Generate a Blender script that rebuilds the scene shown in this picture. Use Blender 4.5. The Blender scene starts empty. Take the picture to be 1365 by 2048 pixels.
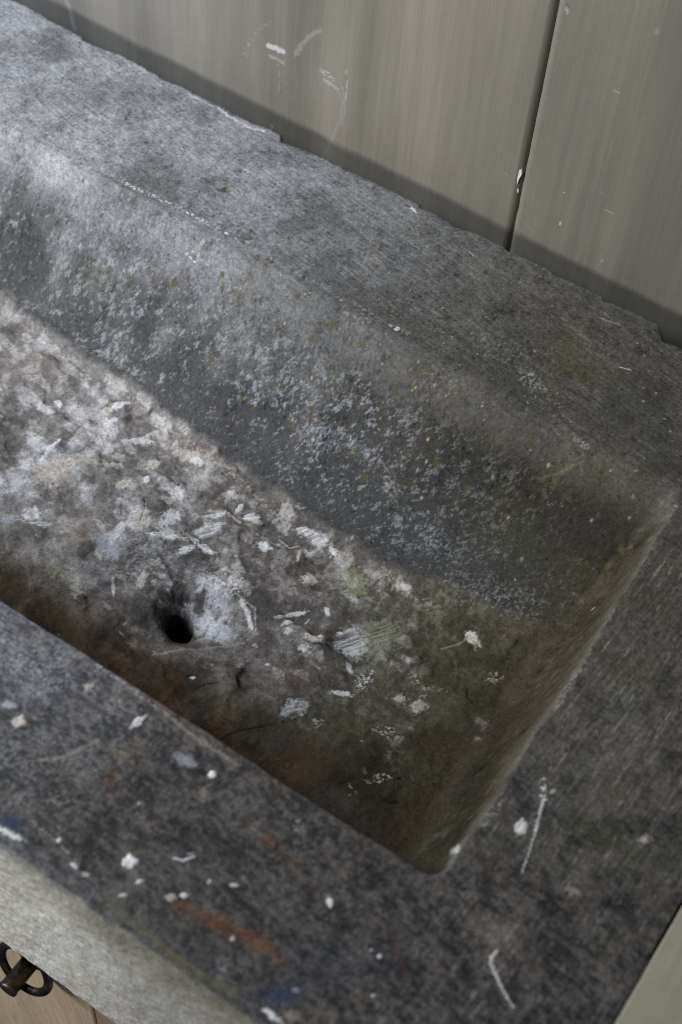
import bpy, bmesh, math, random
import numpy as np

# ------------------------------------------------------------------ camera, world, lamps, exposure
scene = bpy.context.scene
col = scene.collection
cam_d = bpy.data.cameras.new('camera')
cam = bpy.data.objects.new('camera', cam_d); col.objects.link(cam)
cam.location = (0.0, -0.20627, 0.76)
cam.rotation_euler = (0.61948, -0.05682, 0.59005)
cam_d.sensor_fit = 'VERTICAL'; cam_d.sensor_height = 36.0; cam_d.sensor_width = 24.0
cam_d.lens = 56.76
cam_d.clip_start = 0.02; cam_d.clip_end = 50
cam_d.dof.use_dof = True
cam_d.dof.focus_distance = 1.02
cam_d.dof.aperture_fstop = 6.3
scene.camera = cam

world = bpy.data.worlds.new('World'); scene.world = world; world.use_nodes = True
bg = world.node_tree.nodes['Background']
bg.inputs['Color'].default_value = (0.90, 0.93, 1.0, 1); bg.inputs['Strength'].default_value = 0.035

def area(name, loc, target, sx, sy, power, color):
    d = bpy.data.lights.new(name, 'AREA'); d.shape = 'RECTANGLE'; d.size = sx; d.size_y = sy
    d.energy = power; d.color = color
    o = bpy.data.objects.new(name, d); col.objects.link(o); o.location = loc
    v = [target[i]-loc[i] for i in range(3)]
    from mathutils import Vector
    o.rotation_euler = Vector(v).to_track_quat('-Z', 'Y').to_euler()
    return o
area('window_low', (-1.40, -0.85, 0.50), (-.50, .30, -.02), .55, .24, 20, (1.0, .985, .955))
area('window_high', (-1.15, -0.15, 0.95), (-.50, .25, -.05), .5, .5, 17, (.86, .92, 1.0))

scene.view_settings.view_transform = 'Standard'
scene.view_settings.look = 'None'
scene.view_settings.gamma = 1.0
scene.view_settings.exposure = 0.0
scene.cycles.use_denoising = False
scene.cycles.max_bounces = 5
scene.cycles.pixel_filter_type = 'BLACKMAN_HARRIS'; scene.cycles.filter_width = 1.05

# ------------------------------------------------------------------ helpers
def tag(o, label=None, category=None, kind=None, group=None):
    if label: o['label'] = label
    if category: o['category'] = category
    if kind: o['kind'] = kind
    if group: o['group'] = group
    return o
def empty(name, loc=(0,0,0)):
    o = bpy.data.objects.new(name, None); col.objects.link(o); o.location = loc; o.empty_display_size = .05
    return o
def grid_mesh(name, X, Y, Z, mat, parent=None, color=None, extra=None, rough=None, origin=(0,0,0), smooth=True, closed=True):
    """a mesh from 2-D arrays of points; extra = list of extra quads given as 4 points"""
    X = X-origin[0]; Y = Y-origin[1]; Z = Z-origin[2]
    r, c = X.shape
    co = np.stack([X, Y, Z], -1).reshape(-1, 3).astype(np.float32)
    i = np.arange((r-1)*(c-1)); a = (i//(c-1))*c + i % (c-1)
    q = np.stack([a, a+1, a+1+c, a+c], 1).astype(np.int32)
    n0 = len(co)
    if extra:
        ex = np.array(extra, dtype=np.float32).reshape(-1, 3) - np.array(origin, dtype=np.float32)
        co = np.concatenate([co, ex]); q = np.concatenate([q, (n0+np.arange(len(ex))).reshape(-1, 4).astype(np.int32)])
    me = bpy.data.meshes.new(name)
    me.vertices.add(len(co)); me.vertices.foreach_set('co', co.ravel())
    me.loops.add(q.size); me.loops.foreach_set('vertex_index', q.ravel())
    me.polygons.add(len(q)); me.polygons.foreach_set('loop_start', np.arange(0, q.size, 4, dtype=np.int32))
    me.polygons.foreach_set('use_smooth', np.full(len(q), smooth))
    me.update(calc_edges=True)
    if color is not None:
        at = me.attributes.new('stone_colour', 'FLOAT_COLOR', 'POINT')
        cc = np.ones((len(co), 4), np.float32); cc[:n0, :3] = color.reshape(-1, 3)
        if len(co) > n0: cc[n0:, :3] = color.reshape(-1, 3).mean(0)
        at.data.foreach_set('color', cc.ravel())
    if rough is not None:
        at = me.attributes.new('grain', 'FLOAT', 'POINT')
        rr = np.zeros(len(co), np.float32); rr[:n0] = rough.ravel()
        at.data.foreach_set('value', rr)
    me.materials.append(mat)
    o = bpy.data.objects.new(name, me); col.objects.link(o); o.location = origin
    if parent is not None:
        o.parent = parent; o.location = tuple(origin[k]-parent.location[k] for k in range(3))
    return o
def bm_obj(name, bm, mat, parent=None, loc=(0,0,0), smooth=True):
    me = bpy.data.meshes.new(name); bm.normal_update(); bm.to_mesh(me); bm.free()
    for p in me.polygons: p.use_smooth = smooth
    me.materials.append(mat)
    o = bpy.data.objects.new(name, me); col.objects.link(o); o.location = loc
    if parent is not None:
        o.parent = parent; o.location = tuple(loc[k]-parent.location[k] for k in range(3))
    return o
def bevel_box(bm, x0, x1, y0, y1, z0, z1, r=.001, seg=2):
    b = bmesh.ops.create_cube(bm, size=1)
    for v in b['verts']:
        v.co = ((x0+x1)/2 + v.co.x*(x1-x0), (y0+y1)/2 + v.co.y*(y1-y0), (z0+z1)/2 + v.co.z*(z1-z0))
    if r > 0:
        es = list({e for v in b['verts'] for e in v.link_edges})
        bmesh.ops.bevel(bm, geom=es, offset=r, segments=seg, affect='EDGES', profile=.6)

# ------------------------------------------------------------------ materials
class NT:
    def __init__(s, name):
        s.m = bpy.data.materials.new(name); s.m.use_nodes = True; s.t = s.m.node_tree; s.b = s.t.nodes['Principled BSDF']
    def n(s, typ, **k):
        nd = s.t.nodes.new(typ)
        for a, v in k.items():
            if a.startswith('i_'):
                key = a[2:].replace('_', ' ')
                nd.inputs[int(key) if key.isdigit() else key].default_value = v
            else: setattr(nd, a, v)
        return nd
    def l(s, a, b): s.t.links.new(a, b)
    def noise(s, vec, scale, detail=3, rough=.6, **k):
        nd = s.n('ShaderNodeTexNoise', i_Scale=scale, i_Detail=detail, i_Roughness=rough, **k); s.l(vec, nd.inputs['Vector']); return nd
    def math(s, op, a, b=None, clamp=False):
        nd = s.n('ShaderNodeMath', operation=op); nd.use_clamp = clamp
        for i, v in enumerate((a, b)):
            if v is None: continue
            if hasattr(v, 'links') or hasattr(v, 'is_output'): s.l(v, nd.inputs[i])
            else: nd.inputs[i].default_value = v
        return nd.outputs[0]
    def rng(s, v, a, b, c, d):
        nd = s.n('ShaderNodeMapRange', i_1=a, i_2=b, i_3=c, i_4=d); s.l(v, nd.inputs[0]); return nd.outputs[0]
    def mapping(s, vec, scale, rot=(0,0,0)):
        nd = s.n('ShaderNodeMapping', i_Scale=scale, i_Rotation=rot); s.l(vec, nd.inputs['Vector']); return nd.outputs[0]
    def mul(s, c, f):
        nd = s.n('ShaderNodeVectorMath', operation='SCALE'); s.l(c, nd.inputs[0]); s.l(f, nd.inputs['Scale']); return nd.outputs[0]

def stone_material():
    s = NT('worn_grey_limestone')
    tc = s.n('ShaderNodeTexCoord').outputs['Object']
    at = s.n('ShaderNodeAttribute', attribute_name='stone_colour').outputs['Color']
    n1 = s.noise(tc, 1500, 3, .7).outputs[0]        # sub-millimetre grain
    n2 = s.noise(tc, 420, 4, .65).outputs[0]
    v = s.n('ShaderNodeTexVoronoi', i_Scale=520.0); s.l(tc, v.inputs['Vector'])
    f1 = s.rng(n1, .3, .7, .70, 1.30); f2 = s.rng(n2, .3, .7, .66, 1.34)
    pit = s.rng(v.outputs['Distance'], 0.0, .16, .72, 1.0)
    v2 = s.n('ShaderNodeTexVoronoi', i_Scale=230.0); s.l(tc, v2.inputs['Vector'])
    n3 = s.noise(tc, 95, 3, .6).outputs[0]
    pr = s.math('SUBTRACT', s.rng(n3, .45, .70, .02, .26), v2.outputs['Distance'])
    pit2 = s.rng(pr, -.05, .05, 1.0, .50)
    spk = s.rng(s.noise(tc, 780, 2, .5).outputs[0], .66, .74, 1.0, 1.75)
    f = s.math('MULTIPLY', s.math('MULTIPLY', s.math('MULTIPLY', f1, f2), pit), s.math('MULTIPLY', pit2, spk))
    s.l(s.mul(at, f), s.b.inputs['Base Color'])
    s.l(s.rng(n2, .3, .7, .62, .85), s.b.inputs['Roughness'])
    s.b.inputs['Specular IOR Level'].default_value = .10
    b1 = s.n('ShaderNodeBump', i_Strength=.45, i_Distance=.0004); s.l(n1, b1.inputs['Height'])
    b2 = s.n('ShaderNodeBump', i_Strength=.35, i_Distance=.0008); s.l(n2, b2.inputs['Height']); s.l(b1.outputs[0], b2.inputs['Normal'])
    s.l(b2.outputs[0], s.b.inputs['Normal'])
    return s.m
def wall_material():
    s = NT('grey_beige_satin_paint')
    tc = s.n('ShaderNodeTexCoord').outputs['Object']
    at = s.n('ShaderNodeAttribute', attribute_name='stone_colour').outputs['Color']
    st = s.noise(s.mapping(tc, (1.0, 1.0, .022)), 900, 4, .7).outputs[0]
    st2 = s.noise(s.mapping(tc, (1.0, 1.0, .04)), 150, 3, .6).outputs[0]
    g = s.noise(tc, 2500, 2, .5).outputs[0]
    f = s.math('MULTIPLY', s.math('MULTIPLY', s.rng(st, .3, .7, .94, 1.06), s.rng(st2, .3, .7, .94, 1.06)), s.rng(g, .3, .7, .93, 1.07))
    s.l(s.mul(at, f), s.b.inputs['Base Color'])
    s.b.inputs['Roughness'].default_value = .42
    s.b.inputs['Specular IOR Level'].default_value = .5
    b1 = s.n('ShaderNodeBump', i_Strength=.35, i_Distance=.0004); s.l(st, b1.inputs['Height']); s.l(b1.outputs[0], s.b.inputs['Normal'])
    return s.m
def oak_material(name, c1, c2, off):
    s = NT(name)
    tc0 = s.n('ShaderNodeTexCoord').outputs['Object']
    mp = s.n('ShaderNodeMapping', i_Location=(off, off, off), i_Rotation=(0, .10, 0)); s.l(tc0, mp.inputs[0]); tc = mp.outputs[0]
    a = s.noise(s.mapping(tc, (1, 1, .10)), 190, 5, .65).outputs[0]
    fl = s.noise(s.mapping(tc, (1, 1, .16)), 420, 2, .5).outputs[0]
    bnd = s.noise(s.mapping(tc, (1, 1, .05)), 45, 3, .5).outputs[0]
    rp = s.n('ShaderNodeMix', data_type='RGBA'); rp.inputs[6].default_value = (*c1, 1); rp.inputs[7].default_value = (*c2, 1)
    s.l(s.math('ADD', s.rng(a, .32, .68, 0, .7), s.rng(bnd, .35, .65, 0, .4), True), rp.inputs[0])
    fleck = s.rng(fl, .66, .76, 1.0, .55)
    s.l(s.mul(rp.outputs[2], fleck), s.b.inputs['Base Color'])
    s.b.inputs['Roughness'].default_value = .6
    b1 = s.n('ShaderNodeBump', i_Strength=.5, i_Distance=.0008); s.l(a, b1.inputs['Height']); s.l(b1.outputs[0], s.b.inputs['Normal'])
    return s.m
def bronze_material():
    s = NT('dark_bronze')
    tc = s.n('ShaderNodeTexCoord').outputs['Object']
    a = s.noise(tc, 160, 4, .6).outputs[0]
    rp = s.n('ShaderNodeMix', data_type='RGBA'); rp.inputs[6].default_value = (.050, .046, .050, 1); rp.inputs[7].default_value = (.17, .12, .08, 1)
    s.l(s.rng(a, .48, .72, 0, 1), rp.inputs[0]); s.l(rp.outputs[2], s.b.inputs['Base Color'])
    s.b.inputs['Metallic'].default_value = .9
    s.l(s.rng(a, .3, .7, .30, .48), s.b.inputs['Roughness'])
    b1 = s.n('ShaderNodeBump', i_Strength=.25, i_Distance=.0006); s.l(a, b1.inputs['Height']); s.l(b1.outputs[0], s.b.inputs['Normal'])
    return s.m
def flake_material():
    s = NT('chalky_white_filler')
    tc = s.n('ShaderNodeTexCoord').outputs['Object']; a = s.noise(tc, 900, 3, .6).outputs[0]
    s.l(s.rng(a, .3, .7, .55, .8), s.b.inputs['Base Color']); s.b.inputs['Roughness'].default_value = .9
    return s.m
STONE, WALL = stone_material(), wall_material()
OAK = oak_material('light_oak', (.62, .52, .37), (.42, .33, .22), 0.0)
OAK2 = oak_material('greyer_oak', (.42, .32, .24), (.27, .20, .145), 3.7)
BRONZE, FLAKE = bronze_material(), flake_material()

# ---------------------------------------------------------------- noise and the sink's macro shape (metres)
def _tab(seed):
    r = np.random.RandomState(seed); a = r.rand(256, 256) * 2 * np.pi
    return np.cos(a).astype(np.float32), np.sin(a).astype(np.float32)
_tabs = {}
def pnoise(x, y, seed=0):
    if seed not in _tabs: _tabs[seed] = _tab(seed)
    gx, gy = _tabs[seed]
    xi = np.floor(x).astype(np.int32); yi = np.floor(y).astype(np.int32)
    xf = (x - xi).astype(np.float32); yf = (y - yi).astype(np.float32)
    u = xf*xf*xf*(xf*(xf*6-15)+10); v = yf*yf*yf*(yf*(yf*6-15)+10)
    x0 = xi & 255; x1 = (xi+1) & 255; y0 = yi & 255; y1 = (yi+1) & 255
    d00 = gx[x0,y0]*xf + gy[x0,y0]*yf; d10 = gx[x1,y0]*(xf-1) + gy[x1,y0]*yf
    d01 = gx[x0,y1]*xf + gy[x0,y1]*(yf-1); d11 = gx[x1,y1]*(xf-1) + gy[x1,y1]*(yf-1)
    a = d00 + u*(d10-d00); b = d01 + u*(d11-d01)
    return (a + v*(b-a)) * 1.5
def fbm(x, y, freq, octv=4, seed=0, gain=.5, lac=2.03):
    s = 0; a = 1; t = 0
    for k in range(octv):
        s = s + a*pnoise(x*freq + 17.3*k, y*freq + 9.1*k, seed+k); t += a; a *= gain; freq *= lac
    return s/t
def sstep(a, b, t):
    t = np.clip((t-a)/(b-a), 0, 1); return t*t*(3-2*t)
def smin(a, b, k):
    h = np.clip(.5 + .5*(b-a)/k, 0, 1); return b*(1-h) + a*h - k*h*(1-h)

BACK, FRONT, RIGHT, LEFT, LEFT_END, BOTTOM = .514, 0.0, .005, -.97, -1.10, -.172
DRAIN = (-.3425, .209)
PITS = [(-.238,.150,.050,.026,.012),(-.352,.262,.030,.022,.004),(-.42,.30,.035,.02,.003),(-.44,.245,.03,.03,.004),(-.30,.252,.03,.02,-.002),
        (-.215,.235,.04,.03,.004),(-.20,.185,.022,.02,-.003),(-.26,.215,.02,.015,-.002),(-.50,.27,.04,.03,.004),(-.165,.24,.025,.02,.004),(-.37,.165,.03,.02,-.004)]
def junction_y(x): return np.interp(x, [-1.1,-.6,-.49,-.352,-.28,-.19,-.1],[.345,.342,.332,.318,.311,.316,.33])
def macro(x, y):
    """height of the sink's upper side, rim = 0"""
    df = (y - (.1085 + .0012*pnoise(x*14, x*0+3.3, 5)))*9.0          # front wall, steep
    xr = -.0985 - .035*(y-.117) + .0022*pnoise(y*17, y*0+1.7, 6) + .0008*pnoise(y*70, y*0+4.7, 8)
    dr = (xr - x)*3.8                                                     # right wall
    yb = .405 + .002*pnoise(x*9, x*0, 7)
    db = (yb - y)*(.104/(.405 - junction_y(x)))
    dl = (x - LEFT)*3.0
    floor = .104 + .004*sstep(.2,.0,np.hypot(x-DRAIN[0], y-DRAIN[1])) + .003*sstep(.30,.12,y)
    d = smin(db, dl, .02)
    d = smin(d, dr, .034)
    d = smin(d, df, .024)
    d = smin(d, floor, .022 + .040*sstep(-.30, -.18, x))
    ca, cb, cr = y - .1085, xr - x, .012                                  # worn round corner in plan
    d = np.where((ca < cr) & (cb < cr), np.minimum(d, (cr - np.hypot(cr - np.minimum(ca, cr), cr - np.minimum(cb, cr)))*3.4), d)
    # soft lip: rim bends into the basin
    lip = .0032 + .004*sstep(.36,.40,y) + .014*sstep(.34,.40,y)*sstep(-.30,-.15,x)
    d = np.where(d > 0, np.sqrt(d*d + lip*lip) - lip, 0)
    for (cx, cy, a, b, h) in PITS:
        r2 = ((x-cx)/a)**2 + ((y-cy)/b)**2
        d = d + h*np.exp(-r2*1.3)*sstep(.05,.09,d)
    # funnel and drain hole
    ang = np.arctan2(y-DRAIN[1], x-DRAIN[0])
    r = np.hypot((x-DRAIN[0]-.004)*1.0, (y-DRAIN[1]-.004)) * (1 + .10*np.sin(ang*2+.6) + .05*np.sin(ang*3+2))
    d = d + .010*np.exp(-(r/.0150)**4) + .014*np.exp(-(np.hypot((x-DRAIN[0]-.012)/1.15, y-DRAIN[1]-.010)/.026)**2)
    rh = np.hypot(x-DRAIN[0], (y-DRAIN[1])) * (1 + .05*np.sin(ang*3+1) + .04*np.sin(ang*5))
    d = d + .10*sstep(.0098, .0086, rh)
    return -d

PATCHES = [
 (-0.1682,0.0296,0.01480,0.00036,0.00064,-0.00443,'ru',0.45,0.9),
 (-0.1796,0.0773,0.00771,-0.00019,-0.00089,-0.00366,'ru',0.4,0.9),
 (-0.2802,0.1071,0.01689,0.00017,-0.00147,-0.00393,'ru',0.25,0.9),
 (-0.2225,0.1655,0.02231,0.00025,-0.00078,-0.00695,'rb',0.45,0.7),
 (-0.3239,0.1717,0.01830,0.00035,-0.00038,-0.00539,'rb',0.4,0.8),
 (-0.1461,0.1719,0.00460,0.00559,0.01755,-0.00179,'rb',0.3,0.9),
 (-0.1836,0.1656,0.01825,0.00047,-0.00023,-0.00590,'rb',0.3,0.9),
 (-0.5135,0.2872,0.00699,0.00061,0.00059,-0.00318,'w',0.8,0.5),
 (-0.5088,0.2954,0.00315,0.00041,0.00026,-0.00213,'w',0.8,0.4),
 (-0.4723,0.3158,0.00445,0.00239,0.00512,-0.00228,'w',0.8,0.4),
 (-0.4765,0.3075,0.00324,0.00204,0.00242,-0.00258,'c',0.8,0.4),
 (-0.4645,0.2994,0.00255,0.00586,0.00307,-0.00496,'w',0.85,0.4),
 (-0.5005,0.2640,0.00182,0.00206,0.00280,-0.00164,'w',0.7,0.4),
 (-0.4447,0.3022,0.00809,0.00133,0.00478,-0.00201,'w',0.7,0.5),
 (-0.4418,0.3094,0.00253,0.00162,0.00446,-0.00117,'c',0.7,0.4),
 (-0.4781,0.2745,0.00469,0.00335,0.00274,-0.00407,'w',0.6,0.7),
 (-0.4726,0.2472,0.00903,0.00855,0.01301,-0.00780,'c',0.75,0.6),
 (-0.4094,0.3110,0.01044,0.00123,0.00177,-0.00395,'c',0.8,0.6),
 (-0.4027,0.3104,0.00555,0.00081,0.00094,-0.00263,'w',0.7,0.6),
 (-0.4255,0.2937,0.00411,0.00098,0.00029,-0.00369,'c',0.8,0.5),
 (-0.4210,0.2798,0.00159,0.00210,0.00117,-0.00270,'w',0.9,0.3),
 (-0.3985,0.2835,0.00608,0.00126,-0.00001,-0.00546,'w',0.85,0.6),
 (-0.4307,0.2681,0.00474,0.00216,0.00351,-0.00276,'c',0.8,0.5),
 (-0.3657,0.2733,0.00625,0.00309,0.00615,-0.00320,'h',0.9,0.3),
 (-0.3679,0.2840,0.00577,0.00115,0.00529,-0.00128,'w',0.8,0.4),
 (-0.3582,0.2972,0.00070,0.00171,0.00417,-0.00057,'w',0.85,0.3),
 (-0.3469,0.2956,0.00422,0.00178,0.00307,-0.00248,'h',0.9,0.2),
 (-0.3853,0.2521,0.00988,0.00139,0.00554,-0.00222,'w',0.85,0.5),
 (-0.4021,0.2501,0.00566,0.00199,0.00069,-0.00507,'c',0.9,0.5),
 (-0.3903,0.2650,0.00523,0.00344,0.00384,-0.00454,'w',0.75,0.7),
 (-0.3278,0.2828,0.00552,0.00100,0.00059,-0.00294,'w',0.9,0.5),
 (-0.4125,0.2398,0.00285,0.00279,0.00210,-0.00356,'w',0.7,0.6),
 (-0.4323,0.2208,0.01314,0.00764,0.00583,-0.01243,'k',0.8,0.4),
 (-0.4635,0.2136,0.00549,0.00425,0.00622,-0.00381,'w',0.8,0.6),
 (-0.4530,0.2109,0.00536,0.00176,0.00323,-0.00291,'h',0.6,0.5),
 (-0.3684,0.2525,0.00352,0.00183,0.00478,-0.00179,'w',0.8,0.6),
 (-0.3585,0.2608,0.00783,0.00039,0.00069,-0.00297,'w',0.8,0.7),
 (-0.3370,0.2462,0.01423,-0.00089,-0.00203,-0.00920,'w',0.6,0.95),
 (-0.3754,0.2338,0.00511,0.00334,0.00669,-0.00314,'w',0.4,0.9),
 (-0.3765,0.2170,0.00267,0.00356,0.00159,-0.00639,'c',0.7,0.5),
 (-0.3872,0.2016,0.00101,0.00418,0.00074,-0.00522,'c',0.8,0.4),
 (-0.3032,0.3039,0.01153,0.00044,0.00033,-0.00352,'h',0.9,0.4),
 (-0.2872,0.3021,0.00420,-0.00040,-0.00097,-0.00264,'w',0.7,0.7),
 (-0.3045,0.2884,0.00125,0.00185,0.00038,-0.00445,'c',0.8,0.4),
 (-0.2899,0.2784,0.00437,0.00175,0.00197,-0.00360,'c',0.75,0.7),
 (-0.2826,0.2522,0.00574,0.00120,0.00589,-0.00129,'w',0.8,0.4),
 (-0.2889,0.2443,0.00285,0.00097,0.00238,-0.00104,'c',0.6,0.4),
 (-0.2820,0.2432,0.00211,0.00130,0.00313,-0.00091,'w',0.7,0.4),
 (-0.2665,0.2644,0.00049,0.00332,0.00122,-0.00179,'w',0.75,0.5),
 (-0.2780,0.2385,0.00232,0.00171,0.00202,-0.00179,'w',0.6,0.6),
 (-0.2610,0.2435,0.00665,0.00126,0.00270,-0.00286,'c',0.85,0.5),
 (-0.2628,0.2335,0.00341,0.00114,0.00069,-0.00354,'w',0.7,0.6),
 (-0.2414,0.2553,0.00888,0.00542,0.00503,-0.00809,'h',0.72,0.5),
 (-0.2284,0.2665,0.01478,0.00548,0.00664,-0.01211,'gh',0.55,0.6),
 (-0.2638,0.2910,0.00716,0.00565,0.00404,-0.00845,'g',0.7,0.7),
 (-0.2211,0.2383,0.00421,0.00180,0.00099,-0.00653,'w',0.75,0.8),
 (-0.2275,0.2223,0.00593,0.00087,0.00317,-0.00161,'w',0.8,0.6),
 (-0.2333,0.2404,0.00074,0.00408,0.00178,-0.00219,'w',0.6,0.6),
 (-0.2439,0.1965,0.00435,0.00471,0.00670,-0.00350,'h',0.6,0.4),
 (-0.2952,0.1904,0.00362,0.00729,0.00406,-0.00644,'k',0.55,0.5),
 (-0.2499,0.2252,0.00775,0.00785,0.01446,-0.00579,'k',0.35,0.5),
 (-0.3570,0.1859,0.00399,0.00154,0.00227,-0.00265,'k',0.7,0.6),
 (-0.3519,0.1770,0.00272,0.00280,0.00245,-0.00355,'k',0.6,0.6),
 (-0.3080,0.1790,0.00226,0.00053,0.00100,-0.00096,'w',0.7,0.3),
 (-0.2757,0.2121,0.00134,0.00064,0.00076,-0.00091,'w',0.9,0.2),
 (-0.2887,0.2013,0.00241,0.00131,0.00138,-0.00181,'w',0.3,0.7),
 (-0.1960,0.2400,0.00389,0.00122,0.00175,-0.00277,'c',0.75,0.7),
 (-0.1840,0.2418,0.00398,0.00042,0.00016,-0.00464,'c',0.85,0.7),
 (-0.1902,0.2151,0.00668,0.00068,0.00067,-0.00345,'c',0.75,0.8),
 (-0.2270,0.1965,0.00353,0.00072,0.00086,-0.00251,'c',0.6,0.8),
 (-0.1765,0.1867,0.00517,0.00143,0.00491,-0.00166,'c',0.6,0.8),
 (-0.1841,0.1699,0.00216,0.00097,0.00152,-0.00141,'c',0.4,0.8),
 (-0.1800,0.2966,0.00687,-0.00051,-0.00149,-0.00297,'c',0.9,0.5),
 (-0.1553,0.2831,0.00536,0.00079,0.00120,-0.00334,'c',0.75,0.8),
 (-0.1950,0.2554,0.00465,-0.00059,-0.00185,-0.00208,'c',0.75,0.8),
 (-0.1819,0.2559,0.00674,0.00068,0.00288,-0.00172,'c',0.7,0.9),
 (-0.1951,0.2410,0.00301,0.00182,0.00212,-0.00281,'c',0.6,0.8),
 (-0.1830,0.2475,0.00142,0.00536,0.00202,-0.00392,'c',0.6,0.9),
 (-0.2396,0.3037,0.01148,-0.00045,-0.00278,-0.00288,'c',0.5,0.9),
 (-0.2142,0.3012,0.00932,-0.00059,-0.00143,-0.00279,'c',0.35,0.9),
 (-0.2533,0.2815,0.01241,0.00216,0.00284,-0.00755,'g',0.45,0.8),
 (-0.5209,0.2637,0.00797,0.00524,0.00601,-0.00609,'d',0.45,0.6),
 (-0.5007,0.2890,0.00850,0.00092,-0.00019,-0.00435,'d',0.5,0.6),
 (-0.4024,0.2041,0.01293,0.00027,-0.00151,-0.00879,'n',0.45,0.7),
 (-0.4105,0.2243,0.01484,0.00176,-0.00067,-0.00784,'bw',0.55,0.7),
 (-0.4251,0.1897,0.00978,-0.00187,-0.00452,-0.00544,'g',0.4,0.7),
 (-0.4079,0.1885,0.00286,0.01169,0.00412,-0.00933,'gw',0.5,0.8),
 (-0.4210,0.2558,0.00744,0.00709,0.00432,-0.00906,'n',0.25,0.6),
 (-0.4826,0.2339,0.00449,0.00419,0.00882,-0.00286,'bw',0.35,0.8),
 (-0.4823,0.2640,0.01435,0.00587,0.01362,-0.00542,'bw',0.4,0.8),
 (-0.3895,0.2417,0.01552,0.00568,0.01138,-0.00738,'bw',0.4,0.8),
 (-0.3914,0.2285,0.01594,0.00499,0.00387,-0.01353,'bw',0.35,0.8),
 (-0.3670,0.2385,0.01217,0.00110,0.00212,-0.00676,'n',0.3,0.8),
 (-0.4724,0.2019,0.00511,0.00340,0.00381,-0.00404,'bw',0.5,0.7),
 (-0.5534,0.2970,0.00651,0.01655,0.01983,-0.00866,'k',0.3,0.6),
 (-0.5370,0.3146,0.02532,0.00367,0.00334,-0.01081,'k',0.4,0.5),
 (-0.4851,0.2119,0.00848,0.00173,0.00210,-0.00409,'n',0.3,0.6),
 (-0.3525,0.3157,0.00215,0.00110,0.00093,-0.00153,'d',0.9,0.5),
 (-0.2361,0.1745,0.03529,0.00233,0.00386,-0.01458,'br',0.75,0.4),
 (-0.2456,0.1724,0.01699,0.00272,0.00659,-0.00597,'d',0.4,0.6),
 (-0.1608,0.1792,0.00247,0.00076,0.00209,-0.00098,'dd',0.9,0.3),
 (-0.1669,0.1936,0.00097,0.00051,0.00068,-0.00079,'dd',0.9,0.2),
 (-0.1826,0.1589,0.02648,0.00011,-0.00082,-0.00917,'d',0.45,0.8),
 (-0.1454,0.1762,0.00746,0.00786,0.01641,-0.00420,'br',0.4,0.7),
 (-0.1957,0.2787,0.02062,0.00407,0.00675,-0.00943,'go',0.4,0.7),
 (-0.1737,0.2612,0.02767,0.00468,0.00366,-0.01915,'go',0.45,0.8),
 (-0.1525,0.2269,0.01186,0.01522,0.01854,-0.01347,'br',0.35,0.8),
 (-0.2085,0.2587,0.01265,0.00693,0.00895,-0.01035,'go',0.35,0.7),
 (-0.1392,0.2623,0.02065,0.00198,-0.00829,-0.02450,'br',0.45,0.8),
 (-0.2107,0.2063,0.01231,0.00587,0.00871,-0.00894,'go',0.4,0.8),
 (-0.2747,0.1717,0.01947,0.00110,-0.00011,-0.00918,'go',0.35,0.7),
 (-0.2963,0.1603,0.01554,0.00098,0.00101,-0.00633,'d',0.4,0.7),
 (-0.3186,0.1647,0.02862,0.00051,-0.00069,-0.00640,'br',0.55,0.7),
 (-0.3987,0.1626,0.04026,0.00068,-0.00608,-0.00857,'br',0.75,0.6),
 (-0.4405,0.1691,0.01730,0.00394,0.00056,-0.01405,'br',0.65,0.6),
 (-0.2627,0.2069,0.02206,0.00527,0.01053,-0.01106,'rb',0.3,0.7),
 (-0.2134,0.2946,0.01932,0.00055,-0.00020,-0.00924,'go',0.3,0.9),
 (-0.1723,0.2819,0.01321,0.00449,0.00739,-0.00730,'go',0.4,0.8),
 (-0.4773,0.4432,0.00373,0.00167,0.00284,-0.00229,'ol',0.9,0.7),
 (-0.5019,0.4006,0.00352,0.00152,0.00143,-0.00212,'d',0.45,0.5),
 (-0.4609,0.3991,0.00800,0.00149,0.00115,-0.00350,'d',0.35,0.7),
 (-0.4623,0.3988,0.00220,0.00094,0.00089,-0.00130,'c',0.5,0.3),
 (-0.4355,0.4143,0.00212,0.00105,0.00210,-0.00146,'w',0.3,0.6),
 (-0.3653,0.5055,0.00441,0.00043,0.00072,-0.00133,'w',0.7,0.5),
 (-0.3706,0.5051,0.00306,0.00044,0.00050,-0.00133,'n',0.8,0.4),
 (-0.3162,0.4076,0.00176,0.00079,0.00071,-0.00166,'w',0.9,0.2),
 (-0.3211,0.4076,0.00167,0.00021,-0.00006,-0.00120,'w',0.6,0.3),
 (-0.2902,0.3942,0.00982,0.00377,0.00384,-0.00507,'d',0.4,0.9),
 (-0.2858,0.3928,0.00387,0.00137,0.00152,-0.00124,'ol',0.9,0.6),
 (-0.3327,0.4012,0.00385,0.00149,0.00214,-0.00202,'ol',0.35,0.9),
 (-0.3403,0.4012,0.01093,0.00232,0.00248,-0.00514,'c',0.22,0.9),
 (-0.3328,0.3910,0.00296,0.00127,0.00117,-0.00164,'ol',0.5,0.9),
 (-0.5305,0.3660,0.02289,-0.00067,0.00004,-0.00618,'go',0.35,0.6),
 (-0.5939,0.3601,0.02493,-0.00332,-0.00137,-0.00870,'d',0.4,0.7),
 (-0.5933,0.3520,0.01695,-0.00069,0.00075,-0.01311,'d',0.4,0.7),
 (-0.5243,0.3505,0.02662,-0.00600,-0.00402,-0.00792,'d',0.4,0.8),
 (-0.4746,0.3540,0.02797,-0.00508,-0.00277,-0.00830,'d',0.35,0.8),
 (-0.5798,0.4718,0.04355,0.00822,-0.00203,-0.02734,'d',0.3,0.9),
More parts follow.
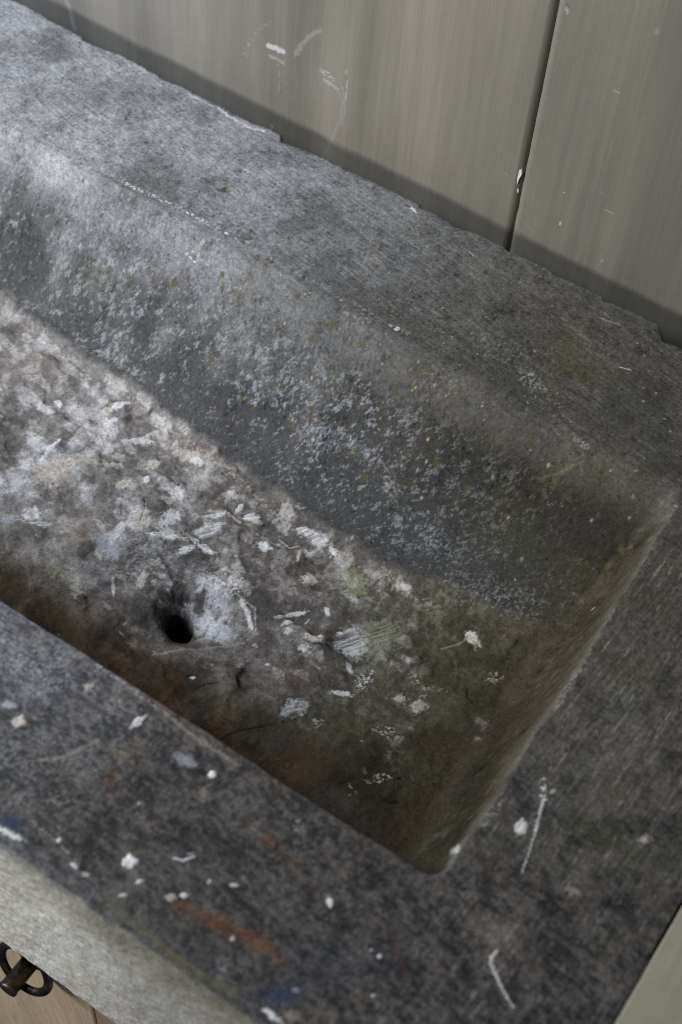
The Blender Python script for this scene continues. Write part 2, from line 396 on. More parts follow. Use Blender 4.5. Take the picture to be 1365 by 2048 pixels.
 (-0.5670,0.4950,0.01107,0.01037,0.00856,-0.01350,'d',0.3,0.8),
 (-0.6384,0.4397,0.04191,0.01000,0.01221,-0.01748,'d',0.22,0.9),
 (-0.5307,0.3980,0.02633,0.00374,0.01007,-0.00315,'d',0.15,0.9),
 (-0.4878,0.4411,0.02083,0.00522,0.00362,-0.01284,'d',0.28,0.9),
 (-0.4759,0.3915,0.01034,0.00268,0.00286,-0.00372,'d',0.1,0.9),
 (-0.4565,0.5022,0.02195,0.00415,0.00107,-0.01364,'d',0.3,0.9),
 (-0.4290,0.5106,0.00948,0.00331,0.00403,-0.00653,'d',0.3,0.9),
 (-0.5586,0.4783,0.02548,0.00594,0.00422,-0.01357,'w',0.12,0.9),
 (-0.6980,0.4829,0.03652,0.01241,0.00193,-0.02846,'bw',0.25,0.8),
 (-0.6610,0.4558,0.03383,0.00568,0.00568,-0.01135,'bw',0.3,0.9),
 (-0.2238,0.4601,0.01246,0.00269,0.00217,-0.01057,'ol',0.3,0.9),
 (-0.2085,0.4457,0.01842,0.00297,0.00327,-0.01196,'ol',0.35,0.9),
 (-0.2446,0.4711,0.00779,0.00317,0.00578,-0.00555,'ru',0.18,0.9),
 (-0.7043,0.5069,0.02879,0.00633,0.00137,-0.01458,'bw',0.2,0.9),
 (-0.5269,0.3926,0.05409,-0.00331,0.00093,-0.00759,'bw',0.25,0.9),
 (-0.4441,0.3871,0.03593,-0.00197,-0.00095,-0.00709,'bw',0.15,0.9),
 (-0.2549,0.4317,0.01955,0.00163,-0.00084,-0.01205,'w',0.12,0.9),
 (-0.2273,0.4217,0.00839,-0.00012,-0.00211,-0.00541,'w',0.3,0.9),
 (-0.1772,0.3989,0.00484,-0.00038,-0.00091,-0.00260,'c',0.4,0.9),
 (-0.1785,0.3837,0.00671,0.00193,0.00615,-0.00094,'gy',0.2,0.95),
 (-0.2073,0.4117,0.01900,-0.00024,-0.00475,-0.00760,'c',0.15,0.9),
 (-0.4205,0.3936,0.00654,0.00451,0.00183,-0.01180,'ol',0.18,0.95),
 (-0.4219,0.3846,0.00469,0.00336,0.00128,-0.00459,'ol',0.3,0.95),
 (-0.2748,0.3932,0.01910,0.00127,0.00236,-0.00745,'c',0.12,0.9),
 (-0.3250,0.3499,0.01658,-0.00067,0.00055,-0.00595,'bw',0.2,0.95),
 (-0.3360,0.3490,0.01407,0.00066,0.00081,-0.00556,'bw',0.4,0.95),
 (-0.3033,0.3518,0.02036,-0.00152,-0.00223,-0.00494,'bw',0.22,0.95),
 (-0.3687,0.3559,0.02074,-0.00237,-0.00335,-0.00511,'bw',0.25,0.95),
 (-0.4910,0.3406,0.02220,-0.00219,-0.00305,-0.00472,'bw',0.2,0.95),
 (-0.1943,0.3204,0.02153,-0.00010,0.00175,-0.00764,'bw',0.2,1.1),
 (-0.1653,0.3262,0.01826,-0.00011,0.00144,-0.00908,'bw',0.22,1.1),
 (-0.2355,0.3321,0.02417,-0.00012,-0.00342,-0.00667,'bw',0.22,0.95),
 (-0.1803,0.3514,0.01888,-0.00029,-0.00052,-0.00953,'go',0.3,0.9),
 (-0.1445,0.3518,0.01812,0.00195,0.00261,-0.00999,'go',0.4,0.9),
 (-0.1528,0.3910,0.03043,-0.00024,-0.00183,-0.01423,'go',0.25,0.9),
 (-0.2069,0.3622,0.03229,-0.00148,-0.00237,-0.01163,'go',0.12,0.9),
 (-0.1288,0.3909,0.00943,0.00752,0.01047,-0.00300,'d',0.35,0.9),
 (-0.1432,0.3710,0.01713,0.00327,0.00480,-0.00613,'d',0.25,0.9),
 (-0.5584,0.3414,0.00224,0.02298,0.00496,-0.00304,'d',0.5,0.9),
 (-0.3852,0.3344,0.04070,-0.00532,-0.00828,-0.00851,'d',0.35,0.8),
 (-0.3136,0.3239,0.04000,-0.00316,-0.00535,-0.01131,'d',0.35,0.8),
 (-0.4350,0.3461,0.03308,-0.00615,-0.00500,-0.00790,'d',0.35,0.8),
 (-0.2448,0.3135,0.02971,-0.00169,-0.00572,-0.00796,'d',0.2,0.8),
 (-0.0811,0.1587,0.00295,0.00180,0.00208,-0.00310,'w',0.85,0.5),
 (-0.0838,0.1669,0.00212,0.00084,0.00150,-0.00145,'d',0.6,0.5),
 (-0.0388,0.1814,0.00085,0.00052,0.00060,-0.00097,'y',0.9,0.2),
 (-0.0257,0.1898,0.00254,0.00115,0.00179,-0.00220,'c',0.5,0.7),
 (-0.0781,0.1831,0.01022,-0.00398,-0.00898,-0.00588,'d',0.45,0.8),
 (-0.0930,0.1934,0.00648,0.00288,0.00459,-0.00502,'d',0.4,0.8),
 (-0.0776,0.1859,0.00150,0.00070,0.00106,-0.00124,'c',0.6,0.6),
 (-0.0515,0.1779,0.02215,0.00105,0.00428,-0.00673,'go',0.5,0.9),
 (-0.0163,0.1827,0.01443,0.00100,0.00338,-0.00609,'d',0.55,0.9),
 (-0.0315,0.1786,0.01693,0.00068,0.00398,-0.00388,'go',0.4,0.9),
 (-0.0493,0.0945,0.00541,-0.00088,-0.00179,-0.00294,'dd',0.5,0.6),
 (-0.1037,0.0601,0.00120,0.00081,0.00084,-0.00125,'w',0.9,0.2),
 (-0.0957,0.0420,0.00079,0.00053,0.00055,-0.00081,'w',0.7,0.2),
 (-0.1086,0.0606,0.00080,0.00041,0.00056,-0.00063,'w',0.7,0.2),
 (-0.0424,0.1441,0.00535,0.00006,0.00023,-0.00218,'c',0.35,0.7),
 (-0.0630,0.1052,0.01645,0.00262,0.00409,-0.01273,'k',0.3,0.9),
 (-0.0860,0.1108,0.00901,0.00196,0.00412,-0.00489,'k',0.25,0.9),
 (-0.0467,0.0979,0.01207,0.00752,0.00842,-0.01293,'k',0.2,0.9),
 (-0.0654,0.2312,-0.00133,0.01562,0.03349,0.00024,'bw',0.08,0.9),
 (-0.0707,0.2762,0.01354,0.00753,0.00965,-0.01557,'go',0.2,0.9),
 (-0.0979,0.1553,0.00081,0.00177,0.00836,-0.00027,'c',0.35,0.9),
 (-0.1045,0.1347,0.00162,0.00300,0.00057,-0.00550,'w',0.5,0.6),
 (-0.1167,0.1436,0.01419,0.00517,-0.01796,-0.01255,'go',0.5,0.9),
 (-0.0037,0.1158,0.01395,0.00003,0.00073,-0.01035,'k',0.15,0.9),
 (-0.2322,0.0294,0.00303,0.00212,0.00214,-0.00270,'w',0.85,0.5),
 (-0.2272,0.0911,0.00168,0.00117,0.00119,-0.00159,'w',0.9,0.3),
 (-0.1995,0.0304,0.00217,0.00046,0.00056,-0.00145,'w',0.9,0.2),
 (-0.2219,0.0234,0.00134,0.00087,0.00203,-0.00058,'w',0.7,0.3),
 (-0.2242,0.0133,0.00180,0.00064,0.00127,-0.00081,'w',0.7,0.3),
 (-0.1389,0.0689,0.00105,0.00195,0.00106,-0.00204,'w',0.9,0.2),
 (-0.1935,0.0434,0.00068,0.00094,0.00159,-0.00044,'w',0.6,0.3),
 (-0.1826,0.0489,0.00225,0.00046,0.00104,-0.00093,'w',0.7,0.3),
 (-0.2681,0.0175,0.00142,0.00095,0.00100,-0.00112,'w',0.8,0.3),
 (-0.2535,0.0118,0.00221,0.00052,0.00057,-0.00144,'w',0.7,0.4),
 (-0.2459,0.0114,0.00196,0.00043,0.00051,-0.00120,'c',0.8,0.4),
 (-0.2040,0.0259,0.00240,0.00140,0.00169,-0.00184,'c',0.6,0.5),
 (-0.1671,0.0264,0.00099,0.00073,0.00070,-0.00101,'w',0.9,0.1),
 (-0.1749,0.0926,0.00290,0.00171,0.00205,-0.00246,'c',0.3,0.8),
 (-0.2772,0.0934,0.00169,0.00210,0.00446,-0.00100,'w',0.6,0.6),
 (-0.3384,0.0618,0.00377,0.00174,0.00212,-0.00196,'bw',0.6,0.5),
 (-0.3278,0.0573,0.00295,0.00209,0.00211,-0.00246,'c',0.7,0.4),
 (-0.2441,0.0895,0.00769,0.00134,0.00189,-0.00398,'bw',0.35,0.4),
 (-0.2933,0.0940,0.00427,0.00222,0.00306,-0.00280,'c',0.3,0.8),
 (-0.3111,0.0943,0.00214,0.00169,0.00154,-0.00205,'c',0.5,0.6),
 (-0.2481,0.0562,0.00103,0.00085,0.00073,-0.00109,'c',0.5,0.4),
 (-0.2619,0.0264,0.00284,0.00272,0.00202,-0.00334,'d',0.4,0.7),
 (-0.2498,0.0147,0.00241,0.00199,0.00171,-0.00245,'dd',0.6,0.6),
 (-0.2908,0.0510,0.00374,0.00215,0.00267,-0.00263,'d',0.5,0.6),
 (-0.2673,0.0584,0.00249,0.00499,0.00216,-0.00535,'ru',0.75,0.7),
 (-0.1836,0.0778,0.00268,0.00343,0.00189,-0.00483,'ru',0.6,0.8),
 (-0.1979,0.0799,0.00207,0.00143,0.00146,-0.00199,'ru',0.5,0.7),
 (-0.1671,0.0747,0.00450,0.00242,0.00317,-0.00348,'ru',0.45,0.8),
 (-0.2707,0.0851,0.00232,0.00142,0.00166,-0.00183,'ru',0.5,0.7),
 (-0.2236,0.0798,0.00136,0.00495,0.00335,-0.00239,'k',0.4,0.8),
 (-0.3017,0.0753,0.00423,0.00248,0.00303,-0.00297,'ru',0.2,0.9),
 (-0.2728,0.0744,0.00210,0.00106,0.00150,-0.00135,'y',0.3,0.8),
 (-0.2928,0.0111,0.00802,0.00192,0.00207,-0.00486,'n',0.9,0.5),
 (-0.2913,0.0056,0.00873,0.00051,0.00148,-0.00172,'w',0.8,0.5),
 (-0.1305,0.0177,0.01166,0.00223,0.00419,-0.00608,'n',0.95,0.6),
 (-0.1302,0.0066,0.00569,0.00001,-0.00001,-0.00189,'w',0.9,0.5),
 (-0.1232,0.0118,0.00503,0.00085,0.00133,-0.00320,'k',0.8,0.6),
 (-0.1281,0.0230,0.00196,0.00083,0.00137,-0.00119,'bw',0.5,0.7),
 (-0.2875,0.0499,0.01245,0.00536,0.00887,-0.00655,'bw',0.1,0.9),
 (-0.3452,0.0867,0.02564,0.00381,0.00152,-0.01684,'bw',0.22,0.9),
 (-0.3124,0.0479,0.01899,0.00728,0.00869,-0.01210,'bw',0.15,0.9),
 (-0.2860,0.0321,0.01436,0.00353,0.01021,-0.00425,'bw',0.18,0.9),
 (-0.1636,0.0131,0.00314,0.00346,0.00220,-0.00472,'bw',0.3,0.8),
 (-0.2005,0.0528,0.02849,0.00944,0.02011,-0.01276,'d',0.2,0.9),
 (-0.1252,0.0399,0.03502,0.00612,0.01615,-0.01345,'n',0.2,0.9),
 (-0.1710,0.0170,0.01414,0.00282,0.00370,-0.00938,'d',0.3,0.9),
 (-0.0874,0.0754,0.02645,0.00480,0.01215,-0.01163,'n',0.12,0.9),
 (-0.1967,0.0111,0.01187,0.00610,0.00834,-0.00797,'d',0.3,0.9),
]
STROKES = [
 ([(-0.4822, 0.2475), (-0.467, 0.2609), (-0.4436, 0.2792)],0.00144,'c',0.8,0.7),
 ([(-0.4867, 0.2513), (-0.4876, 0.26), (-0.4873, 0.271)],0.00114,'w',0.8,0.5),
 ([(-0.3172, 0.2423), (-0.309, 0.2375), (-0.3004, 0.2303)],0.00117,'w',0.75,0.6),
 ([(-0.3244, 0.2452), (-0.3065, 0.2421), (-0.2967, 0.2295)],0.00048,'w',0.4,0.5),
 ([(-0.3373, 0.1786), (-0.3223, 0.1948), (-0.3099, 0.2093), (-0.2981, 0.2185)],0.00096,'k',0.8,0.6),
 ([(-0.1922, 0.2811), (-0.1849, 0.2896), (-0.1829, 0.2955)],0.00059,'k',0.8,0.5),
 ([(-0.4903, 0.218), (-0.4749, 0.2247), (-0.4576, 0.2289)],0.00088,'w',0.4,0.8),
 ([(-0.4357, 0.3181), (-0.4052, 0.3166), (-0.3739, 0.3133), (-0.3502, 0.3086), (-0.3258, 0.3025), (-0.3094, 0.3016)],0.00152,'c',0.45,0.9),
 ([(-0.2875, 0.3038), (-0.2631, 0.3017), (-0.2389, 0.2994)],0.00145,'c',0.3,0.95),
 ([(-0.4857, 0.3275), (-0.4666, 0.3252), (-0.4377, 0.3208)],0.00136,'c',0.4,0.9),
 ([(-0.4275, 0.3185), (-0.4165, 0.3161)],0.00149,'k',0.5,0.7),
 ([(-0.3731, 0.2845), (-0.3627, 0.2896), (-0.3514, 0.288)],0.00088,'c',0.6,0.5),
 ([(-0.3665, 0.2948), (-0.3632, 0.2914), (-0.361, 0.2856)],0.00032,'dd',0.8,0.2),
 ([(-0.4139, 0.2674), (-0.4075, 0.2597), (-0.4041, 0.2506)],0.00037,'dd',0.7,0.3),
 ([(-0.4095, 0.2897), (-0.4037, 0.2881), (-0.4011, 0.2889)],0.00034,'dd',0.8,0.2),
 ([(-0.1645, 0.2671), (-0.1622, 0.2623), (-0.1547, 0.2605)],0.00026,'dd',0.8,0.2),
 ([(-0.3021, 0.1737), (-0.2989, 0.1789), (-0.2927, 0.1845)],0.00032,'dd',0.8,0.4),
 ([(-0.2708, 0.1561), (-0.2684, 0.162), (-0.2593, 0.1709), (-0.2489, 0.1822)],0.00050,'dd',0.8,0.5),
 ([(-0.424, 0.2564), (-0.4181, 0.2483)],0.00055,'dd',0.4,0.5),
 ([(-0.3448, 0.2433), (-0.3437, 0.2365)],0.00023,'d',0.5,0.3),
 ([(-0.3859, 0.2188), (-0.3828, 0.2097)],0.00025,'dd',0.6,0.3),
 ([(-0.3221, 0.2915), (-0.3128, 0.2896), (-0.3082, 0.2942)],0.00035,'c',0.7,0.3),
 ([(-0.5358, 0.3477), (-0.5269, 0.3477), (-0.5188, 0.3426)],0.00029,'dd',0.5,0.8),
 ([(-0.5254, 0.3276), (-0.5101, 0.3251)],0.00091,'dd',0.5,0.9),
 ([(-0.5917, 0.405), (-0.5735, 0.4066), (-0.5559, 0.4088), (-0.5319, 0.4107)],0.00120,'c',0.45,0.8),
 ([(-0.5381, 0.4078), (-0.5221, 0.409), (-0.5067, 0.4108), (-0.4743, 0.4117), (-0.4448, 0.4104)],0.00113,'w',0.6,0.8),
 ([(-0.4448, 0.4104), (-0.4246, 0.4102), (-0.4064, 0.4098)],0.00076,'c',0.35,0.9),
 ([(-0.4051, 0.408), (-0.377, 0.4098), (-0.3519, 0.407)],0.00075,'c',0.3,0.9),
 ([(-0.3542, 0.4105), (-0.3294, 0.4077), (-0.3047, 0.4102)],0.00091,'w',0.25,0.9),
 ([(-0.2375, 0.4269), (-0.2235, 0.4245), (-0.2135, 0.4195)],0.00142,'c',0.35,0.95),
 ([(-0.1835, 0.4007), (-0.1729, 0.3977)],0.00112,'c',0.35,0.95),
 ([(-0.1952, 0.3742), (-0.1826, 0.3803), (-0.1744, 0.3875), (-0.1705, 0.3915)],0.00050,'gy',0.3,0.9),
 ([(-0.4312, 0.3863), (-0.4228, 0.3802)],0.00107,'c',0.3,0.95),
 ([(-0.4718, 0.3915), (-0.46, 0.3893)],0.00021,'w',0.6,0.4),
 ([(-0.4692, 0.3937), (-0.4507, 0.3907)],0.00016,'w',0.4,0.4),
 ([(-0.5287, 0.508), (-0.5151, 0.5072), (-0.5014, 0.506), (-0.4896, 0.5074)],0.00105,'w',0.5,0.7),
 ([(-0.5547, 0.5078), (-0.533, 0.508)],0.00064,'w',0.5,0.7),
 ([(-0.7108, 0.5202), (-0.6678, 0.5137), (-0.6349, 0.5073)],0.00067,'w',0.25,0.8),
 ([(-0.2852, 0.4514), (-0.273, 0.4498)],0.00055,'w',0.35,0.9),
 ([(-0.1866, 0.4646), (-0.1798, 0.4666)],0.00045,'w',0.7,0.2),
 ([(-0.2175, 0.4951), (-0.2121, 0.4954), (-0.2035, 0.4965)],0.00030,'w',0.4,0.3),
 ([(-0.1566, 0.3784), (-0.1295, 0.3919)],0.00027,'go',0.4,0.9),
 ([(-0.08472, 0.1895), (-0.08247, 0.1834), (-0.07952, 0.1793)],0.00123,'w',0.75,0.8),
 ([(-0.07952, 0.1793), (-0.07579, 0.1675), (-0.07409, 0.1619)],0.00080,'w',0.65,0.5),
 ([(-0.07409, 0.1619), (-0.07135, 0.1504), (-0.06842, 0.1378)],0.00039,'w',0.6,0.3),
 ([(-0.05809, 0.09449), (-0.05824, 0.09043), (-0.05717, 0.08815), (-0.04763, 0.08152)],0.00090,'w',0.7,0.5),
 ([(-0.04763, 0.08152), (-0.04241, 0.07835), (-0.03758, 0.07583)],0.00054,'w',0.7,0.4),
 ([(-0.1085, 0.397), (-0.1042, 0.3158), (-0.1031, 0.2448)],0.00092,'c',0.12,0.9),
 ([(-0.1007, 0.2623), (-0.1014, 0.2464), (-0.1005, 0.2282)],0.00131,'c',0.35,0.9),
 ([(-0.09583, 0.167), (-0.09716, 0.1489)],0.00093,'c',0.3,0.9),
 ([(-0.2679, 0.1055), (-0.2475, 0.1032), (-0.2346, 0.1033), (-0.2195, 0.1032)],0.00096,'k',0.65,0.8),
 ([(-0.316, 0.1076), (-0.2934, 0.1069), (-0.2679, 0.1055)],0.00085,'bw',0.4,0.9),
 ([(-0.2154, 0.04323), (-0.2106, 0.04469), (-0.2077, 0.0496)],0.00058,'w',0.65,0.4),
 ([(-0.2108, 0.04873), (-0.209, 0.05131)],0.00039,'w',0.4,0.4),
 ([(-0.3052, 0.04606), (-0.2994, 0.05021), (-0.2955, 0.05547), (-0.2914, 0.0647), (-0.2878, 0.07257)],0.00095,'k',0.6,0.8),
 ([(-0.2, 0.02499), (-0.1874, 0.02689), (-0.1782, 0.02928)],0.00249,'ru',0.7,1.0),
 ([(-0.1782, 0.02928), (-0.1658, 0.03033), (-0.1567, 0.03148)],0.00296,'ru',0.7,0.9),
 ([(-0.1567, 0.03148), (-0.1492, 0.03218), (-0.1431, 0.03104)],0.00318,'ru',0.75,0.9),
 ([(-0.1577, 0.06996), (-0.1506, 0.06852), (-0.1396, 0.06994)],0.00127,'ru',0.25,0.95),
 ([(-0.1042, 0.06981), (-0.09477, 0.06421), (-0.08649, 0.058)],0.00135,'ru',0.35,0.9),
 ([(-0.1968, 0.08186), (-0.175, 0.0773), (-0.1592, 0.07211)],0.00207,'ru',0.12,0.95),
 ([(-0.2319, 0.004984), (-0.219, 0.004727), (-0.2003, 0.003933), (-0.183, 0.000998)],0.00196,'mo',0.5,1.0),
 ([(-0.1869, 0.002169), (-0.1781, 0.000452), (-0.1688, 0.001924), (-0.1526, 0.004399)],0.00240,'mo',0.6,1.0),
 ([(-0.2935, -0.01517), (-0.2728, -0.006025), (-0.253, -0.0006772), (-0.2295, 0.001991)],0.00158,'d',0.3,0.8),
 ([(-0.2871, 0.01785), (-0.27, 0.01675), (-0.2514, 0.01355)],0.00039,'w',0.35,0.9),
]
WALL_STROKES = [
 ([(-0.5094, 0.04337), (-0.5031, 0.04433), (-0.4973, 0.04426)],0.00167,'w',0.85,0.35),
 ([(-0.5079, 0.03563), (-0.5029, 0.036), (-0.4974, 0.03531)],0.00126,'w',0.35,0.4),
 ([(-0.4659, 0.04387), (-0.4606, 0.04441), (-0.4564, 0.04272)],0.00164,'w',0.5,0.8),
 ([(-0.4631, 0.03765), (-0.4581, 0.03719), (-0.4523, 0.03588)],0.00144,'w',0.35,0.6),
 ([(-0.4514, 0.03505), (-0.4467, 0.02667), (-0.4481, 0.01058), (-0.4532, -0.007895), (-0.4592, -0.02829)],0.00103,'bw',0.28,0.4),
 ([(-0.4459, 0.05475), (-0.4443, 0.03868), (-0.4455, 0.02078)],0.00030,'w',0.45,0.5),
 ([(-0.4476, 0.03913), (-0.4449, 0.0233), (-0.4462, 0.007134)],0.00061,'w',0.22,0.5),
 ([(-0.529, 0.02607), (-0.5261, 0.03687), (-0.5188, 0.05135), (-0.5086, 0.06321)],0.00150,'w',0.16,0.9),
 ([(-0.4874, 0.04661), (-0.4829, 0.05633), (-0.4761, 0.06783), (-0.4685, 0.07557)],0.00144,'w',0.22,0.7),
 ([(-0.5006, 0.03156), (-0.499, 0.01943), (-0.5003, 0.007751)],0.00042,'w',0.2,0.5),
 ([(-0.499, 0.01943), (-0.4963, 0.003144)],0.00026,'d',0.3,0.5),
 ([(-0.6919, -0.004041), (-0.6883, -0.01481), (-0.6858, -0.02812)],0.00211,'w',0.22,0.7),
 ([(-0.3004, 0.1735), (-0.2987, 0.1701)],0.00065,'w',0.6,0.3),
 ([(-0.3005, 0.1755), (-0.2992, 0.1741)],0.00065,'d',0.8,0.3),
 ([(-0.2428, 0.1856), (-0.2428, 0.1828)],0.00110,'w',0.25,0.7),
 ([(-0.2758, 0.04207), (-0.2752, 0.04069)],0.00030,'w',0.8,0.1),
 ([(-0.274, 0.01699), (-0.2734, 0.01414)],0.00039,'w',0.9,0.2),
 ([(-0.2403, -0.001772), (-0.2396, 0.001938)],0.00032,'w',0.6,0.2),
 ([(-0.2465, 0.04421), (-0.2399, 0.04412)],0.00028,'w',0.35,0.3),
 ([(-0.2174, 0.1119), (-0.2125, 0.1111)],0.00031,'ru',0.6,0.3),
 ([(-0.3001, 0.0006035), (-0.2899, -0.002554), (-0.2775, -0.006761)],0.00061,'w',0.12,0.9),
 ([(-0.2779, 0.01599), (-0.2734, 0.01189)],0.00059,'d',0.3,0.7),
 ([(-0.5051, -0.02419), (-0.5041, -0.02647)],0.00045,'w',0.8,0.2),
 ([(-0.2601, 0.05704), (-0.2492, 0.05686)],0.00186,'w',0.05,0.9),
 ([(-0.2591, 0.1336), (-0.2556, 0.1332)],0.00034,'w',0.4,0.5),
 ([(-0.3001, 0.1083), (-0.3001, 0.1087)],0.00028,'d',0.7,0.1),
 ([(-0.3181, 0.03426), (-0.3175, 0.03326)],0.00031,'c',0.6,0.1),
]

KC = dict(w=(.56,.555,.56), h=(.56,.56,.57), c=(.45,.405,.36), k=(.26,.215,.18), bw=(.37,.39,.44), g=(.27,.28,.17), gh=(.34,.37,.26), gw=(.34,.35,.28),
          go=(.075,.075,.040), gy=(.24,.215,.12), ol=(.105,.088,.038), y=(.30,.27,.10), d=(.055,.058,.060), dd=(.018,.017,.016), n=(.040,.052,.090),
          br=(.058,.038,.022), rb=(.12,.070,.045), ru=(.165,.064,.024), mo=(.10,.09,.045))

def lerp(a, c, w): return a*(1-w[..., None]) + np.array(c, np.float32)*w[..., None]

def paint(U, V, colr, hgt, patches, strokes, seed=50):
    """stains, chips and scratches laid on a surface given in its own metres (U along, V across)"""
    urow = U[0] ; vcol = V[:, 0]
    def window(u0, u1, v0, v1):
        i0, i1 = np.searchsorted(urow, [u0, u1]); j0, j1 = np.searchsorted(vcol, [v0, v1])
        return slice(max(j0-1, 0), j1+1), slice(max(i0-1, 0), i1+1)
    def put(sl, field, kind, al, rg, size, k):
        """field: 1 at the centre, 0 on the outline, falling outside"""
        u, v = U[sl], V[sl]
        big = fbm(u, v, 1.1/max(size, .0015), 5, seed+3+k % 7, .62)
        fine = fbm(u, v, 480, 3, seed+11+k % 5, .65)
        if kind in ('w', 'h', 'c') and al >= .5 and size > .002: field = field + .15; al = min(1.0, al*1.15)
        e = field + (.25+rg*.9)*big + (.15+rg*.8)*fine
        soft = .10 + .5*rg if kind not in ('d','br','go','rb','ru','k','n','mo') else .55 + .5*rg
        if kind in ('bw',): soft = .35 + .4*rg
        w = al*sstep(-soft*.3, soft, e)
        if rg >= .8 and kind in ('w','bw','c','gh','g'):
            w = w*sstep(-.02, .38, fine*1.3 + .35*fbm(u, v, 230, 2, seed+21))*1.2
        if kind == 'ru': w = w*(.35 + .65*sstep(-.25, .25, fine + .6*fbm(u, v, 170, 3, seed+51)))
        if kind in ('h', 'gh'):
            ln = fbm((u*.6 + v*.8)*60, (u*.80 - v*.6)*900, 1, 2, seed+41)
            w = w*np.clip(.70 + 1.1*ln, .05, 1)
        w = np.clip(w*(.75 if kind == 'ru' else 1.0), 0, 1)
        c = np.array(KC[kind], np.float32)
        colr[sl] = colr[sl]*(1-w[..., None]) + c*w[..., None]
        if kind in ('w', 'h', 'c') and al > .5: hgt[sl] += .0005*w
        if kind == 'dd': hgt[sl] -= .0006*w
    for k, (cx, cy, a, b, c, d, kind, al, rg) in enumerate(patches):
        ex = 1.8*math.hypot(a, b); ey = 1.8*math.hypot(c, d)
        sl = window(cx-ex, cx+ex, cy-ey, cy+ey)
        if U[sl].size == 0: continue
        det = a*d - b*c
        if abs(det) < 1e-12: continue
        du, dv = U[sl]-cx, V[sl]-cy
        p, q = (d*du - b*dv)/det, (-c*du + a*dv)/det
        pw = (1.3, 1.6, 2.0)[k % 3] if kind in ('w', 'h', 'c') else 2.0
        put(sl, 1 - (np.abs(p)**pw + np.abs(q + .25*p*(k % 2))**pw)**(1/pw), kind, al, rg, math.sqrt(abs(det)), k)
    for k, (pts, w, kind, al, rg) in enumerate(strokes):
        us = [p[0] for p in pts]; vs = [p[1] for p in pts]
        m = w*2.5+.002
        sl = window(min(us)-m, max(us)+m, min(vs)-m, max(vs)+m)
        if U[sl].size == 0: continue
        u, v = U[sl], V[sl]; wob = w*.5
        u = u + wob*fbm(u, v, 160, 2, seed+31); v = v + wob*fbm(u, v, 160, 2, seed+33)
        best = np.full(u.shape, 9.0, np.float32)
        for (p0, p1) in zip(pts[:-1], pts[1:]):
            dx, dy = p1[0]-p0[0], p1[1]-p0[1]; L = dx*dx+dy*dy+1e-12
            t = np.clip(((u-p0[0])*dx + (v-p0[1])*dy)/L, 0, 1)
            best = np.minimum(best, np.hypot(u-p0[0]-t*dx, v-p0[1]-t*dy))
        put(sl, 1 - best/(w*(1.5 if kind in ('ru', 'mo', 'k', 'c') else 1.15)), kind, al, rg, w*2, k+3)

